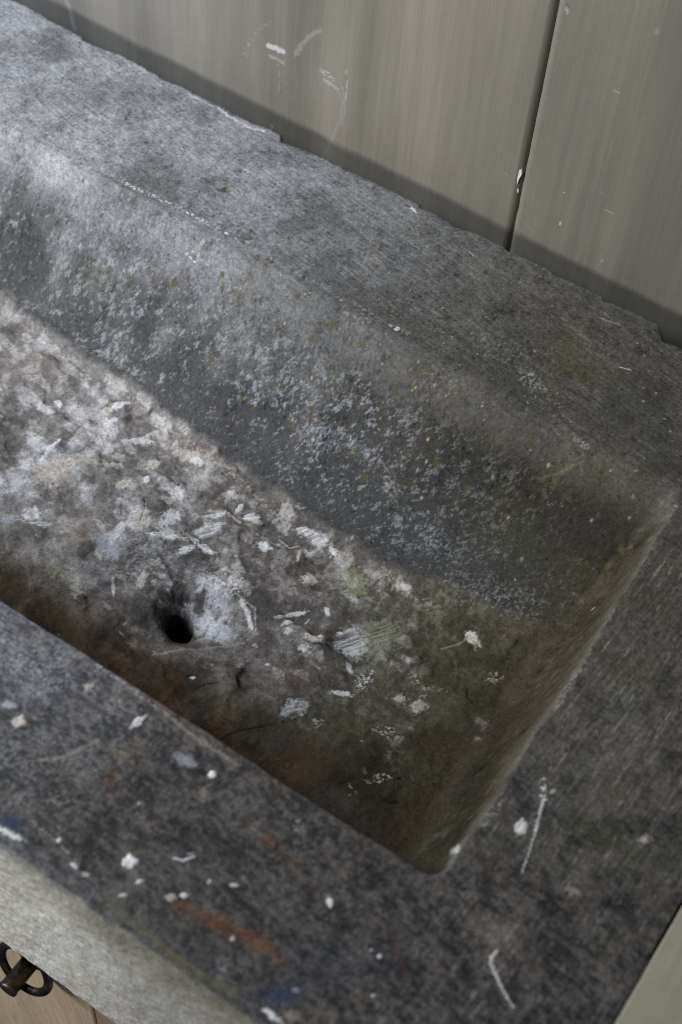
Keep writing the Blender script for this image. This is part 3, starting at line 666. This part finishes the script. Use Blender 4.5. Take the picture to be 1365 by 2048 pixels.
# ------------------------------------------------------------------ the stone sink
def build_sink():
    xs = np.concatenate([np.arange(LEFT_END, -.766, .006), np.arange(-.766, RIGHT, .00068), [RIGHT]])
    r = .009
    vf = np.arange(BOTTOM, -r, .0011)                                   # front face
    va = np.linspace(0, math.pi/2, 14)[:-1]                             # rounding
    vt = np.arange(r, BACK-.004, .00068)                                 # top
    vb = np.linspace(0, math.pi/2, 7)[1:]                               # back rounding
    vk = np.concatenate([np.arange(-.0045, -.03, -.0010), np.linspace(-.031, BOTTOM, 12)])
    py = np.concatenate([vf*0, r - r*np.cos(va), vt, BACK-.004+.004*np.sin(vb), vk*0+BACK])
    pz = np.concatenate([vf, -r + r*np.sin(va), vt*0, -.004+.004*np.cos(vb), vk])
    pv = np.concatenate([vf, -r + 2*r*(va/(math.pi/2)), vt, BACK-.004+.004*np.sin(vb), BACK - vk])  # running coordinate
    nf, na, nt = len(vf), len(va), len(vt)
    X = np.repeat(xs[None, :], len(pv), 0).astype(np.float32)
    V = np.repeat(pv[:, None], len(xs), 1).astype(np.float32)
    Y = np.repeat(py[:, None], len(xs), 1).astype(np.float64)
    Z = np.repeat(pz[:, None], len(xs), 1).astype(np.float64)
    # worn, chipped back edge
    chip = .0026*np.abs(fbm(xs, xs*0+.4, 45, 5, 61, .62)) + .0008*fbm(xs, xs*0+.9, 300, 3, 64) + .0022*sstep(.1, .5, fbm(xs, xs*0+2.4, 16, 3, 62))
    for (x0, amp, w) in ((-.4800,.0085,.020),(-.3660,.0040,.012),(-.340,.002,.01),(-.2630,.0035,.014),(-.2250,.0040,.012),(-.1850,.013,.120),(-.585,.003,.02),(-.655,.003,.02),(-.43,.002,.02),(-.30,.0022,.015)):
        t = (xs-x0)/w; chip = chip + amp*np.where(t > 0, np.exp(-np.clip(t, 0, 50))*sstep(0, .10 if amp > .01 else .35, t), 0)
    # the top drops away over the missing corner
    T0 = nf+na
    backw = sstep(.47, .513, Y)*(Y > .4)
    depthf = np.where(V > BACK, np.exp(-np.clip(V-BACK, 0, 1)/.012), 1.0)
    Y = Y - chip[None, :]*backw*depthf
    # plan wobble of the front edge
    fw = .0016*fbm(xs, xs*0+7.7, 8, 4, 63)
    Y = Y + fw[None, :]*sstep(.06, 0, Y)
    Yt = Y.copy()
    top = slice(T0, T0+nt)
    xx, yy = X[top].astype(np.float64), Y[top]
    H = macro(xx, yy)
    inside = sstep(.004, .03, -H)
    depth = -H
    # ---- relief
    hgt = np.zeros(X.shape, np.float32)
    ht = np.zeros(xx.shape, np.float32)
    jy = junction_y(xx) + .007*fbm(xx, yy, 24, 4, 71, .6)
    xr = -.0985 - .035*(yy-.117)
    m_floor = inside*sstep(.004, -.004, yy-jy)*sstep(xr-.030, xr-.042, xx)
    m_slope = inside*sstep(-.004, .004, yy-jy)
    # chisel facets: tilted cells with worn, rounded joints
    wx = xx + .006*fbm(xx, yy, 55, 2, 72); wy = yy + .006*fbm(xx, yy, 55, 2, 73)
    def cells(u, v, size, seed):
        gu, gv = u/size, v/size
        iu, iv = np.floor(gu).astype(np.int32), np.floor(gv).astype(np.int32)
        rs = np.random.RandomState(seed); T = rs.rand(64, 64, 5).astype(np.float32)
        hs = []; ds = []
        for du in (-1, 0, 1):
            for dv in (-1, 0, 1):
                t = T[(iu+du) % 64, (iv+dv) % 64]
                cu, cv = iu+du+t[..., 0], iv+dv+t[..., 1]
                a, b = gu-cu, gv-cv
                hs.append((t[..., 2]-.5)*1.6*a + (t[..., 3]-.5)*1.6*b + t[..., 4]*.5 + .55*(a*a+b*b)); ds.append(a*a+b*b)
        hs = np.array(hs); ds = np.array(ds)
        wgt = np.exp(-ds*15.0); wgt /= wgt.sum(0)
        return (hs*wgt).sum(0)
    fac = cells(wx*1.0+1, wy*1.35+1, .034, 5)*.0050 + cells(wx+2, wy*1.2+3, .013, 6)*.0009
    calm = 1 - .70*sstep(-.30, -.20, xx)
    ht += m_floor*calm*(fac - .002)
    ht += m_floor*.0030*calm*fbm(xx, yy, 18, 3, 74) + m_floor*.0007*fbm(xx, yy, 140, 3, 75)
    # broad unevenness and tool marks elsewhere
    ht += .0010*fbm(xx, yy, 9, 3, 76) + .00022*fbm(xx, yy, 160, 3, 77)
    su, sv = xx*.90 + yy*.43, -xx*.43 + yy*.90
    tool_s = fbm(su*55, sv*650, 1, 3, 78)
    ht += m_slope*(.00035*tool_s + .0012*fbm(xx, yy, 26, 3, 79))
    ru, rv = xx*.98 - yy*.20, xx*.20 + yy*.98
    backrim = (1-inside)*sstep(.36, .42, yy)
    rightrim = (1-inside)*sstep(xr-.005, xr+.005, xx)*sstep(.40, .34, yy + (xx+.1)*0)
    tool_b = fbm(ru*38, rv*620, 1, 3, 80)
    tool_r = fbm(yy*42 + xx*6, xx*600 - yy*40, 1, 3, 81)
    ht += .00020*backrim*tool_b + .00022*rightrim*tool_r
    frontrim = (1-inside)*sstep(.125, .10, yy)
    ht += .0005*frontrim*fbm(xx, yy, 90, 3, 82)

    # ---- colour
    C = np.zeros(X.shape + (3,), np.float32)
    n_big = fbm(X, V, 11, 4, 90); n_mid = fbm(X, V, 42, 4, 91); n_sm = fbm(X, V, 150, 4, 92); n_f = fbm(X, V, 420, 3, 93)
    C[:] = (.150, .152, .155)
    ct = C[top]; nb, nm, ns, nff = n_big[top], n_mid[top], n_sm[top], n_f[top]
    left = sstep(-.15, -.62, xx)                                           # paler, cooler towards the left: window light painted into the stone
    ct[:] = lerp(ct, (.285, .288, .302), left*.95)
    ct[:] = lerp(ct, (.106, .097, .080), sstep(-.45, -.22, xx)*.9); ct[:] = lerp(ct, (.056, .048, .034), inside*sstep(-.30, -.15, xx + .3*(.4-yy))*.85)  # light falloff and warmer light to the right put into the stone colour
    thin = sstep(.22, .55, fbm(ru*24, rv*760, 1, 3, 83)); thr = sstep(.22, .55, fbm(yy*26 + xx*4, xx*800 - yy*50, 1, 3, 84))
    fine_b = fbm(ru*90, rv*1100, 1, 2, 85); fine_s = fbm(su*90, sv*1100, 1, 2, 86)
    ct *= (1 + .22*backrim*tool_b + .26*backrim*fine_b + .20*rightrim*tool_r + .18*m_slope*tool_s + .20*m_slope*fine_s + .55*thin*(backrim + .6*m_slope*sstep(.5, .9, (yy-jy)/(.405-jy)))*sstep(-.5, -.3, xx) + .7*thr*rightrim)[..., None]
    ct *= (1 + .42*nm*(1-m_floor) + .36*ns + .22*nff)[..., None]
    ct[:] = lerp(ct, (.070, .070, .068), backrim*sstep(.0, .40, nb + .6*nm)*.60)
    ct *= (1 - .40*inside*sstep(.0, .02, yy-jy-.02))[..., None]  # slope colour lowered to offset the lamp light it catches
    # slope: grey on top, painted shade as a dark belt above the floor, pale flecks
    rel = np.clip((yy-jy)/(.405-jy), 0, 1)
    belt = m_slope*sstep(.80, .20, rel + .30*nb + .22*nm)
    ct[:] = lerp(ct, (.050, .052, .055), belt*.85*sstep(-.05, -.20, xx))
    ct[:] = lerp(ct, (.055, .051, .037), belt*.45*sstep(-.26, -.15, xx))
    clus = fbm(su, sv*1.6, 95, 4, 95, .65) + .5*nb - .10*sstep(-.3, -.15, xx)
    fl = fbm(su*260, sv*430, 1, 4, 94, .8) + .75*clus
    fleck = m_slope*sstep(.12, .34, fl)*sstep(.90, .55, rel + .15*nm)*sstep(.0, .12, rel)
    ct[:] = lerp(ct, (.275, .285, .30), fleck*(.60 + .25*left)*sstep(-.16, -.30, xx))
    ct[:] = lerp(ct, (.17, .16, .13), fleck*.5*sstep(-.30, -.15, xx))
    sp1 = sstep(.30, .50, fbm(su, sv*1.5, 260, 4, 87, .75) + .45*nm); sp2 = sstep(.22, .45, fbm(xx, yy, 240, 4, 88, .75) - .45*nm)
    nf_ = inside*(1-m_floor)
    ct[:] = lerp(ct, (.27, .265, .25), nf_*sp1*.45*sstep(.95, .6, rel)); ct *= (1 - .45*nf_*sp2 - .40*(1-inside)*sp2)[..., None]
    # floor: taupe with rubbed pale edges
    ct[:] = lerp(ct, (.132, .119, .108), m_floor*.95)
    gx = xx + .02*nb
    ct[:] = lerp(ct, (.25, .232, .222), m_floor*sstep(-.32, -.50, gx)*sstep(.17, .22, yy)*.7)
    ct[:] = lerp(ct, (.38, .38, .41), m_floor*sstep(-.35, -.45, gx)*sstep(.0, .35, nm + .3*nb)*sstep(.19, .23, yy)*.7)
    ct[:] = lerp(ct, (.086, .075, .046), m_floor*sstep(-.28, -.19, gx + .03*nm)*.85)
    ct[:] = lerp(ct, (.036, .023, .012), m_floor*sstep(.210, .160, yy + .03*nm + .10*np.clip(-.33-xx, 0, 1))*.92)  # shade behind the front rim painted on the floor
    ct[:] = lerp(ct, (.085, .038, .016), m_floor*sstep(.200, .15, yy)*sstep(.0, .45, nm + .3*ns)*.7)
    ct *= (1 + m_floor*(.35*nm + .35*ns + .16*nff))[..., None]
    # every chisel facet has its own tone; a few were chipped fresh and pale
    def cellid(u, v, size, seed):
        gu, gv = u/size, v/size; iu, iv = np.floor(gu).astype(np.int32), np.floor(gv).astype(np.int32)
        T = np.random.RandomState(seed).rand(64, 64, 3).astype(np.float32); d1 = np.full(gu.shape, 9.0); d2 = d1.copy(); idv = np.zeros(gu.shape)
        for du in (-1, 0, 1):
            for dv in (-1, 0, 1):
                tt = T[(iu+du) % 64, (iv+dv) % 64]; dd = np.hypot(gu-iu-du-tt[..., 0], gv-iv-dv-tt[..., 1])
                n_ = dd < d1; d2 = np.where(n_, d1, np.minimum(d2, dd)); idv = np.where(n_, tt[..., 2], idv); d1 = np.where(n_, dd, d1)
        return idv, d2-d1
    qx, qy = xx + .0040*fbm(xx, yy, 90, 4, 120, .6), yy + .0040*fbm(xx, yy, 90, 4, 121, .6)
    id1, ed1 = cellid(qx*.8+qy*.4, (qy-qx*.35)*1.4, .020, 31)
    id2, ed2 = cellid(qx*.9-qy*.3, (qy+qx*.3)*1.9, .0115, 32)
    ct *= (1 + m_floor*(.34*(id1-.5) + .24*(id2-.5)))[..., None]
    dens = sum(a*np.exp(-((xx-cx)/sx)**2 - ((yy-cy)/sy)**2) for (cx, cy, sx, sy, a) in ((-.465,.262,.07,.045,.30),(-.335,.242,.035,.030,.30),(-.39,.30,.09,.025,.14),(-.31,.29,.05,.02,.06),(-.255,.245,.03,.03,.05),(-.56,.24,.06,.06,.10),(-.55,.315,.07,.022,-.35),(-.44,.205,.05,.015,-.15)))
    crf = 1.1*fbm(qx*1.0, qy*1.45, 31, 7, 122, .60) + dens
    crust = m_floor*sstep(.26, .50, crf)*sstep(.165, .20, yy)
    cwhite = sstep(.38, .62, crf + .15*ns)
    ct[:] = lerp(ct, (.33, .300, .280), crust*.62); ct[:] = lerp(ct, (.56, .55, .555), crust*cwhite*.8)
    chipm = m_floor*(id2 > .93 - .05*sstep(-.30, -.45, xx))*sstep(.06, .16, ed2)*sstep(.19, .22, yy)*sstep(-.17, -.26, xx)
    hat = np.clip(.75 + 1.0*fbm((qx*.6+qy*.8)*60, (qx*.8-qy*.6)*800, 1, 2, 123), .1, 1)
    ct[:] = lerp(ct, (.50, .48, .47), chipm*hat*.55)
    ht += .0005*crust + .0003*chipm
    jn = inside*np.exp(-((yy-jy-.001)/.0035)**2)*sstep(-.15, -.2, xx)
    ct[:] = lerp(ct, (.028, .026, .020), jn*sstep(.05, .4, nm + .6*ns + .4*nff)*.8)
    ct[:] = lerp(ct, (.36, .34, .32), inside*np.exp(-((yy-jy+.008)/.006)**2)*sstep(.0, .4, nm + .5*ns)*sstep(-.22, -.28, xx)*.6)
    rubbed = m_floor*sstep(.02, .40, nm + .8*ns + .3*nff)*sstep(.18, .24, yy)*sstep(-.12, -.30, xx)
    ct[:] = lerp(ct, (.46, .43, .41), rubbed*.28)
    # right wall of the basin: brownish, smooth
    crn = m_floor*sstep(.24, .15, yy)*sstep(-.27, -.17, xx); ct[:] = lerp(ct, (.030, .022, .012), crn*.85)  # shade in the front right corner painted on the floor
    ct[:] = lerp(ct, (.062, .049, .030), inside*sstep(-.20, -.140, xx - .03*nm)*sstep(.40, .28, yy + .03*nm)*.6)
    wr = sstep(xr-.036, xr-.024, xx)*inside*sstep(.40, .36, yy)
    ct[:] = lerp(ct, (.060, .050, .033), wr*.88); ct[:] = lerp(ct, (.100, .087, .062), wr*sstep(.045, .006, depth)*.75); ct *= (1 + wr*(.12*fbm(yy*26 + xx*90, xx*420 - yy*60, 1, 3, 97) + .7*nm + .5*ns + .4*nff))[..., None]  # lit lip painted paler along the top of this wall
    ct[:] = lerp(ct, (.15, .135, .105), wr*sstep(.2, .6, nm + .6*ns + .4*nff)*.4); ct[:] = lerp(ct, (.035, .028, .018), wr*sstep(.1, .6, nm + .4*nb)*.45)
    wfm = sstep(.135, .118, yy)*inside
    ct[:] = lerp(ct, (.03, .022, .015), wfm*.8)  # inner front wall darkened: its shade put into the colour
    # funnel and drain, sharp worn brim
    rd = np.hypot(xx-DRAIN[0], yy-DRAIN[1])
    swl = fbm(np.arctan2(yy-DRAIN[1], xx-DRAIN[0])*3.0, rd*60, 1, 3, 98)
    fn = sstep(.034, .014, rd)*m_floor
    ct[:] = lerp(ct, (.070, .066, .070), fn*sstep(.010, -.012, xx-DRAIN[0]-.3*(yy-DRAIN[1]))*.8)
    ct[:] = lerp(ct, (.50, .50, .53), sstep(.045, .024, rd)*m_floor*sstep(.0, .28, fbm(qx, qy, 75, 5, 130, .66) + .25*sstep(-.2, 1, (xx-DRAIN[0]+(yy-DRAIN[1]))/.03))*sstep(.0095, .018, rd)*sstep(-.3, .5, (yy-DRAIN[1])/.02)*.85)
    ct[:] = lerp(ct, (.035, .032, .032), sstep(.017, .011, rd)*sstep(-.3, .3, fbm(xx, yy, 200, 3, 131))*.7)
    ct[:] = lerp(ct, (.012, .011, .010), sstep(.0105, .0085, rd))  # darkness down the hole painted in
    ht -= fn*.0016*fbm(xx, yy, 110, 4, 132, .6)*sstep(.009, .014, rd)
    # front and right rims: near-black blue-grey, mottled
    fr = np.clip(frontrim + (1-inside)*sstep(.27, .10, yy + .12*nm)*sstep(xr-.004, xr+.004, xx), 0, 1)
    fstk = fbm(xx*110 + yy*60, yy*260, 1, 4, 103, .6)
    mott = sstep(-.45, .55, .9*fstk + .45*nm + .6*nff + .3*ns)
    dark = np.array([.028, .028, .030])*(1-mott[..., None]) + np.array([.108, .101, .096])*mott[..., None]
    frl = np.array([.060, .065, .078])*(1-mott[..., None]) + np.array([.20, .20, .215])*mott[..., None]
    kk = (sstep(-.22, -.40, xx + .1*nb))[..., None]
    dark = dark*(1-kk) + frl*kk  # left end brightened in the colour, as by grazing window light
    w = (fr*.9)[..., None]; ct[:] = ct*(1-w) + dark*w
    ct[:] = lerp(ct, (.15, .125, .105), fr*sstep(.05, .45, fbm(xx, yy, 75, 4, 99, .65))*.45)
    ct[:] = lerp(ct, (.07, .05, .035), fr*sstep(.2, .5, fbm(xx, yy, 34, 3, 100))*.35)
    C[top] = ct
    ct *= (1 + rightrim*(.30*tool_r + .8*thr*sstep(-.2, .3, nm)))[..., None]
    sa = slice(nf, T0); mo_ = sstep(-.45, .55, .9*fbm(X[sa]*110, V[sa]*260, 1, 4, 103, .6) + .45*n_mid[sa] + .6*n_f[sa] + .3*n_sm[sa])[..., None]
    kk = sstep(-.22, -.40, X[sa])[..., None]
    C[sa] = (np.array([.030,.032,.036])*(1-mo_) + np.array([.105,.101,.100])*mo_)*(1-kk) + (np.array([.060,.065,.078])*(1-mo_) + np.array([.20,.20,.215])*mo_)*kk  # same painted brightening at the left of the rounded edge
    ct[:] = lerp(ct, (.055, .048, .030), (1-inside)*sstep(-.36, -.10, xx)*sstep(.09, .2, yy)*sstep(.0, .45, nm + .4*nb + .3*ns)*.55)
    # front face: pale, dry, grey-green stone
    face = np.zeros(X.shape, np.float32); face[:] = sstep(-.001, -.013, V + .005*n_mid + .003*n_sm)
    fcol = np.array([.62, .615, .585], np.float32)*(1 + .16*n_big + .16*n_mid + .10*fbm(X*40, V*190, 1, 3, 101) + .05*n_f)[..., None]
    fcol = fcol*(1-(.45*sstep(-.30, -.15, X))[..., None])  # face dims to the right: light falloff put into its colour
    C = C*(1-face[..., None]) + fcol*face[..., None]
    C = lerp(C, (.20, .19, .14), face*sstep(-.060, -.006, V + .020*n_mid + .012*n_big)*sstep(-.36, -.22, X)*.75)
    hgt[top] = ht
    # lichen dots: pale olive rings over the slope and back rim
    rs = np.random.RandomState(9)
    dots = []
    for _ in range(2000):
        x, y = rs.uniform(-.62, -.09), rs.uniform(.335, .512)
        p = math.exp(-((x+.33)/.13)**2 - ((y-.385)/.045)**2)*1.0 + .10
        if x > -.28: p = max(p, .35)
        if rs.rand() < p:
            rr = rs.uniform(.0009, .0023); k = rs.choice(['ol', 'ol', 'go', 'rb', 'd', 'ol'] if x > -.36 else ['ol', 'd', 'go'])
            dots.append((x, y, rr, 0, 0, rr*rs.uniform(.7, 1.2), k, rs.uniform(.35, .85), .5))
            if rs.rand() < .3: dots.append((x, y, rr*.45, 0, 0, rr*.45, 'c', .5, .3))
    for _ in range(130):                                                 # small pale chips everywhere
        x, y = rs.uniform(-.62, 0), rs.uniform(.0, .5); rr = rs.uniform(.0005, .0016); a = rs.uniform(0, 3.1); q = rs.uniform(.3, .8)
        dots.append((x, y, rr*math.cos(a), -rr*q*math.sin(a), rr*math.sin(a), rr*q*math.cos(a), rs.choice(['c', 'k', 'bw']), rs.uniform(.12, .35), .6))
    for _ in range(45):                                                 # floor chips
        x, y = rs.uniform(-.60, -.15), rs.uniform(.17, .33); rr = rs.uniform(.001, .0040); a = rs.normal(-.5, .5); q = rs.uniform(.2, .6)
        k = rs.choice(['w', 'c', 'h']) if x < -.25 else rs.choice(['c', 'g', 'k'])
        dots.append((x, y, rr*math.cos(a), -rr*q*math.sin(a), rr*math.sin(a), rr*q*math.cos(a), k, rs.uniform(.25, .65), .7))
    paint(X, V, C, hgt, dots, [])
    paint(X, V, C, hgt, PATCHES, STROKES)
    tp = C[top]; lum = tp.mean(-1, keepdims=True); tp *= (np.clip(lum, .01, 1)/.15)**.16; C[top] = tp
    np.clip(C, .006, .78, out=C)
    # ---- put the relief on
    Z[top] = H + hgt[top]
    rimz = Z[T0].copy(); Z[:T0] += (rimz*np.clip((pz[:T0]+.03)/.03, 0, 1)[:, None])
    rimb = Z[T0+nt-1].copy(); kb = T0+nt; Z[kb:] += rimb*np.clip((pz[kb:]+.04)/.04, 0, 1)[:, None]
    facew = sstep(.0, -.006, V)
    Y -= facew*(.0018*fbm(X, V, 20, 4, 111) + .0006*fbm(X, V, 130, 3, 112) + hgt*.5)
    bk = (V > BACK); Y -= bk*.0012*np.abs(fbm(X, V, 90, 3, 113))
    # ends
    def cap(A, val=None):
        l, rr = A[:, :1].copy(), A[:, -1:].copy()
        if val is not None: l[:] = val; rr[:] = val
        return np.concatenate([l, A, rr], 1)
    Zc = cap(Z, BOTTOM); Xc, Yc = cap(X), cap(Y)
    Cc = np.concatenate([C[:, :1], C, C[:, -1:]], 1)
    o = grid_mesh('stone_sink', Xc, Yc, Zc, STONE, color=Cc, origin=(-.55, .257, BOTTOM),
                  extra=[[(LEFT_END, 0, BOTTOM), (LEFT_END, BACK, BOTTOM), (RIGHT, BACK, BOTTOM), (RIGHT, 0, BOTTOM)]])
    tag(o, 'old grey carved stone sink with a rough chiselled basin and a small round drain hole', 'sink')
    return o
build_sink()

# ------------------------------------------------------------------ the painted board wall behind
YW, XS = .538, -.3062
def build_wall():
    root = empty('board_wall', (-.35, YW, -.9))
    tag(root, 'grey beige painted wall of wide upright boards behind the sink', 'wall')
    zs = np.concatenate([np.linspace(-.9, -.11, 10), np.arange(-.10, .27, .0011), np.linspace(.275, .75, 20)])
    def board(x0, x1, fine0, fine1, chl, chr_, gap_l, gap_r):
        xf = np.arange(fine0, fine1, .0011)
        xs = np.concatenate([np.linspace(x0+chl, fine0-.002, 10) if fine0-.01 > x0+chl else [], xf[(xf > x0+chl) & (xf < x1-chr_)], np.linspace(fine1+.002, x1-chr_, 10) if fine1+.01 < x1-chr_ else []])
        # profile across: back, edge, chamfer, face, chamfer, edge, back
        px = np.concatenate([[x0, x0, x0, x0+chl*.5], xs, [x1-chr_*.5, x1, x1, x1]])
        pd = np.concatenate([[.018, .008, .0026, .0013], xs*0, [.0013, .0026, .008, .018]])
        X = np.repeat(px[None], len(zs), 0); Z = np.repeat(zs[:, None], len(px), 1)
        D = np.repeat(pd[None], len(zs), 0)
        face = (D == 0)
        wav = .0010*fbm(X, Z*.15, 9, 2, 201) + .00022*fbm(X, Z*.3, 60, 2, 202)
        Y = YW + D + wav
        # ragged joint: paint filler bridges the crack in places
        rag = .0006*fbm(X*0+x0, Z, 90, 4, 203)*np.clip((.16-Z)/.16, .2, 1)
        X = X + rag*(D >= .0026)
        C = np.zeros(X.shape + (3,), np.float32); C[:] = (.228, .209, .175)
        C *= (1 + .70*fbm(X, Z*.08, 15, 3, 204) + .10*fbm(X, Z*.05, 60, 3, 205) + .08*fbm(X, Z*.02, 240, 3, 206))[..., None]  # broad bands imitate soft satin reflections in the colour, finer ones are streaks
        C *= (1 - .20*sstep(-.31, -.20, X))[..., None]; C = lerp(C, (.24, .245, .25), sstep(-.42, -.70, X)*.5)  # window falloff painted in: darker to the right, cooler to the left
        h = np.zeros(X.shape, np.float32)
        C = lerp(C, (.03, .026, .022), sstep(.0030, .008, D))
        ii = np.argsort(X[0], kind='stable')
        paint(X, Z, C, h, [], WALL_STROKES, seed=300)
        np.clip(C, .01, .8, out=C)
        o = grid_mesh('wall_board', X, Y, Z, WALL, parent=root, color=C, origin=(x0, YW, -.9))
        return o
    board(-1.15, XS-.0003, -.80, XS-.004, .005, .0040, 0, 0)
    board(XS+.0003, .65, XS+.004, -.12, .0020, .005, 0, 0)
    # a broken flake of white filler stuck in the joint
    bm = bmesh.new(); rnd = random.Random(4)
    def flake(pts, y, t):
        f = [bm.verts.new((p[0], y + rnd.uniform(-.0003, .0003), p[1])) for p in pts]; b = [bm.verts.new((p[0], y+t, p[1])) for p in pts]
        bm.faces.new(f); n = len(f)
        for i in range(n): bm.faces.new((f[i], b[i], b[(i+1) % n], f[(i+1) % n]))
    flake([(-.3094,.0418),(-.3080,.0425),(-.3072,.0405),(-.3078,.0375),(-.3085,.0350),(-.3090,.0310),(-.3094,.0290),(-.3098,.0315),(-.3100,.0360)], YW+.0002, .0035)
    flake([(-.3086,.0262),(-.3078,.0255),(-.3074,.0235),(-.3078,.0222),(-.3084,.0240)], YW+.0008, .003)
    bmesh.ops.recalc_face_normals(bm, faces=bm.faces)
    o = bm_obj('paint_flake', bm, FLAKE, root, smooth=False)
    tag(o, 'broken flake of white filler in the joint')
    # dark backing seen through the crack
    bm = bmesh.new(); bevel_box(bm, -1.15, .65, YW+.0195, YW+.04, -.9, .75, 0)
    o = bm_obj('backing_board', bm, OAK2, root, smooth=False)
build_wall()

# ------------------------------------------------------------------ oak cabinet under the sink, with its ring handle
def build_cabinet():
    root = empty('oak_cabinet', (-.55, .25, -.90))
    tag(root, 'light oak cabinet front under the stone sink with a dark ring handle', 'cabinet')
    zt = BOTTOM-.0008
    bm = bmesh.new(); bevel_box(bm, -.90, -.2605, .010, .032, -.86, zt, .0015)
    door = bm_obj('door', bm, OAK, root, (0, 0, 0), False)
    bm = bmesh.new(); bevel_box(bm, -.2590, -.165, .0105, .034, -.90, zt, .0015)
    bm_obj('frame_stile', bm, OAK2, root, (0, 0, 0), False)
    bm = bmesh.new(); bevel_box(bm, -.1640, .004, .012, .034, -.90, zt, .0015)
    bm_obj('side_panel', bm, OAK, root, (0, 0, 0), False)
    bm = bmesh.new(); bevel_box(bm, -1.10, -.9015, .012, .034, -.90, zt, .0015)
    bm_obj('side_panel', bm, OAK2, root, (0, 0, 0), False)
    bm = bmesh.new(); bevel_box(bm, -1.10, .004, .036, .50, -.90, zt, .0015)
    bm_obj('carcass', bm, OAK2, root, (0, 0, 0), False)
    # ring handle: base rose, round post, ring and its cross spindle
    def lathe(prof, n=40):
        bm = bmesh.new(); rings = []
        for (d, r) in prof:
            rings.append([bm.verts.new((r*math.cos(2*math.pi*i/n), -d, r*math.sin(2*math.pi*i/n))) for i in range(n)])
        for a, b in zip(rings[:-1], rings[1:]):
            for i in range(n): bm.faces.new((a[i], a[(i+1) % n], b[(i+1) % n], b[i]))
        bm.faces.new(rings[-1]); bm.faces.new(rings[0][::-1])
        bmesh.ops.recalc_face_normals(bm, faces=bm.faces)
        return bm
    PX, PZ = -.3045, -.2065
    hb = empty('ring_handle', (0, 0, 0)); hb.location = (PX-root.location.x, .010-root.location.y, PZ-root.location.z); hb.parent = root
    bm = lathe([(-.001,.0058),(.0215,.0060),(.0225,.0064),(.0235,.0063),(.0243,.0058),(.0247,.0046)])
    o = bm_obj('post', bm, BRONZE); o.parent = hb
    bm = lathe([(0,.0095),(.0016,.0095),(.0024,.0085),(.0026,.0055)])
    o = bm_obj('rose', bm, BRONZE); o.parent = hb
    bm = bmesh.new(); R, t = .0180, .0028; n, m = 72, 16; g = []
    for i in range(n):
        a = 2*math.pi*i/n; tt = t*(1.10 - .10*abs(math.sin(a)))
        g.append([bm.verts.new(((R+tt*math.cos(b))*math.cos(a), -tt*.85*math.sin(b), (R+tt*math.cos(b))*math.sin(a))) for b in [2*math.pi*j/m for j in range(m)]])
    for i in range(n):
        for j in range(m): bm.faces.new((g[i][j], g[(i+1) % n][j], g[(i+1) % n][(j+1) % m], g[i][(j+1) % m]))
    bmesh.ops.recalc_face_normals(bm, faces=bm.faces)
    o = bm_obj('ring', bm, BRONZE); o.parent = hb; o.location = (.0035, -.010, .0115); o.rotation_euler = (-.30, 0, 0)
build_cabinet()

# ------------------------------------------------------------------ painted worktop beside the sink's right end
def build_side():
    root = empty('painted_cupboard', (.30, .11, -.90))
    tag(root, 'smooth beige painted cupboard top beside the right end of the sink', 'cupboard')
    bm = bmesh.new(); bevel_box(bm, RIGHT+.0012, .60, -.30, .52, -.030, -.0005, .0015, 3)
    bm_obj('cupboard_top', bm, SIDE, root, (0, 0, 0), False)
    bm = bmesh.new(); bevel_box(bm, RIGHT+.012, .59, -.285, .51, -.90, -.0305, .0015, 2)
    bm_obj('cupboard_body', bm, SIDE, root, (0, 0, 0), False)
def side_material():
    s = NT('beige_painted_top')
    tc = s.n('ShaderNodeTexCoord').outputs['Object']
    a = s.noise(s.mapping(tc, (1, .06, 1)), 160, 3, .6).outputs[0]; g = s.noise(tc, 60, 3, .5).outputs[0]
    rgb = s.n('ShaderNodeRGB'); rgb.outputs[0].default_value = (.34, .315, .235, 1)
    s.l(s.mul(rgb.outputs[0], s.math('MULTIPLY', s.rng(a, .3, .7, .93, 1.07), s.rng(g, .3, .7, .94, 1.06))), s.b.inputs['Base Color'])
    s.b.inputs['Roughness'].default_value = .5
    b1 = s.n('ShaderNodeBump', i_Strength=.2, i_Distance=.0005); s.l(a, b1.inputs['Height']); s.l(b1.outputs[0], s.b.inputs['Normal'])
    return s.m
SIDE = side_material()
build_side()
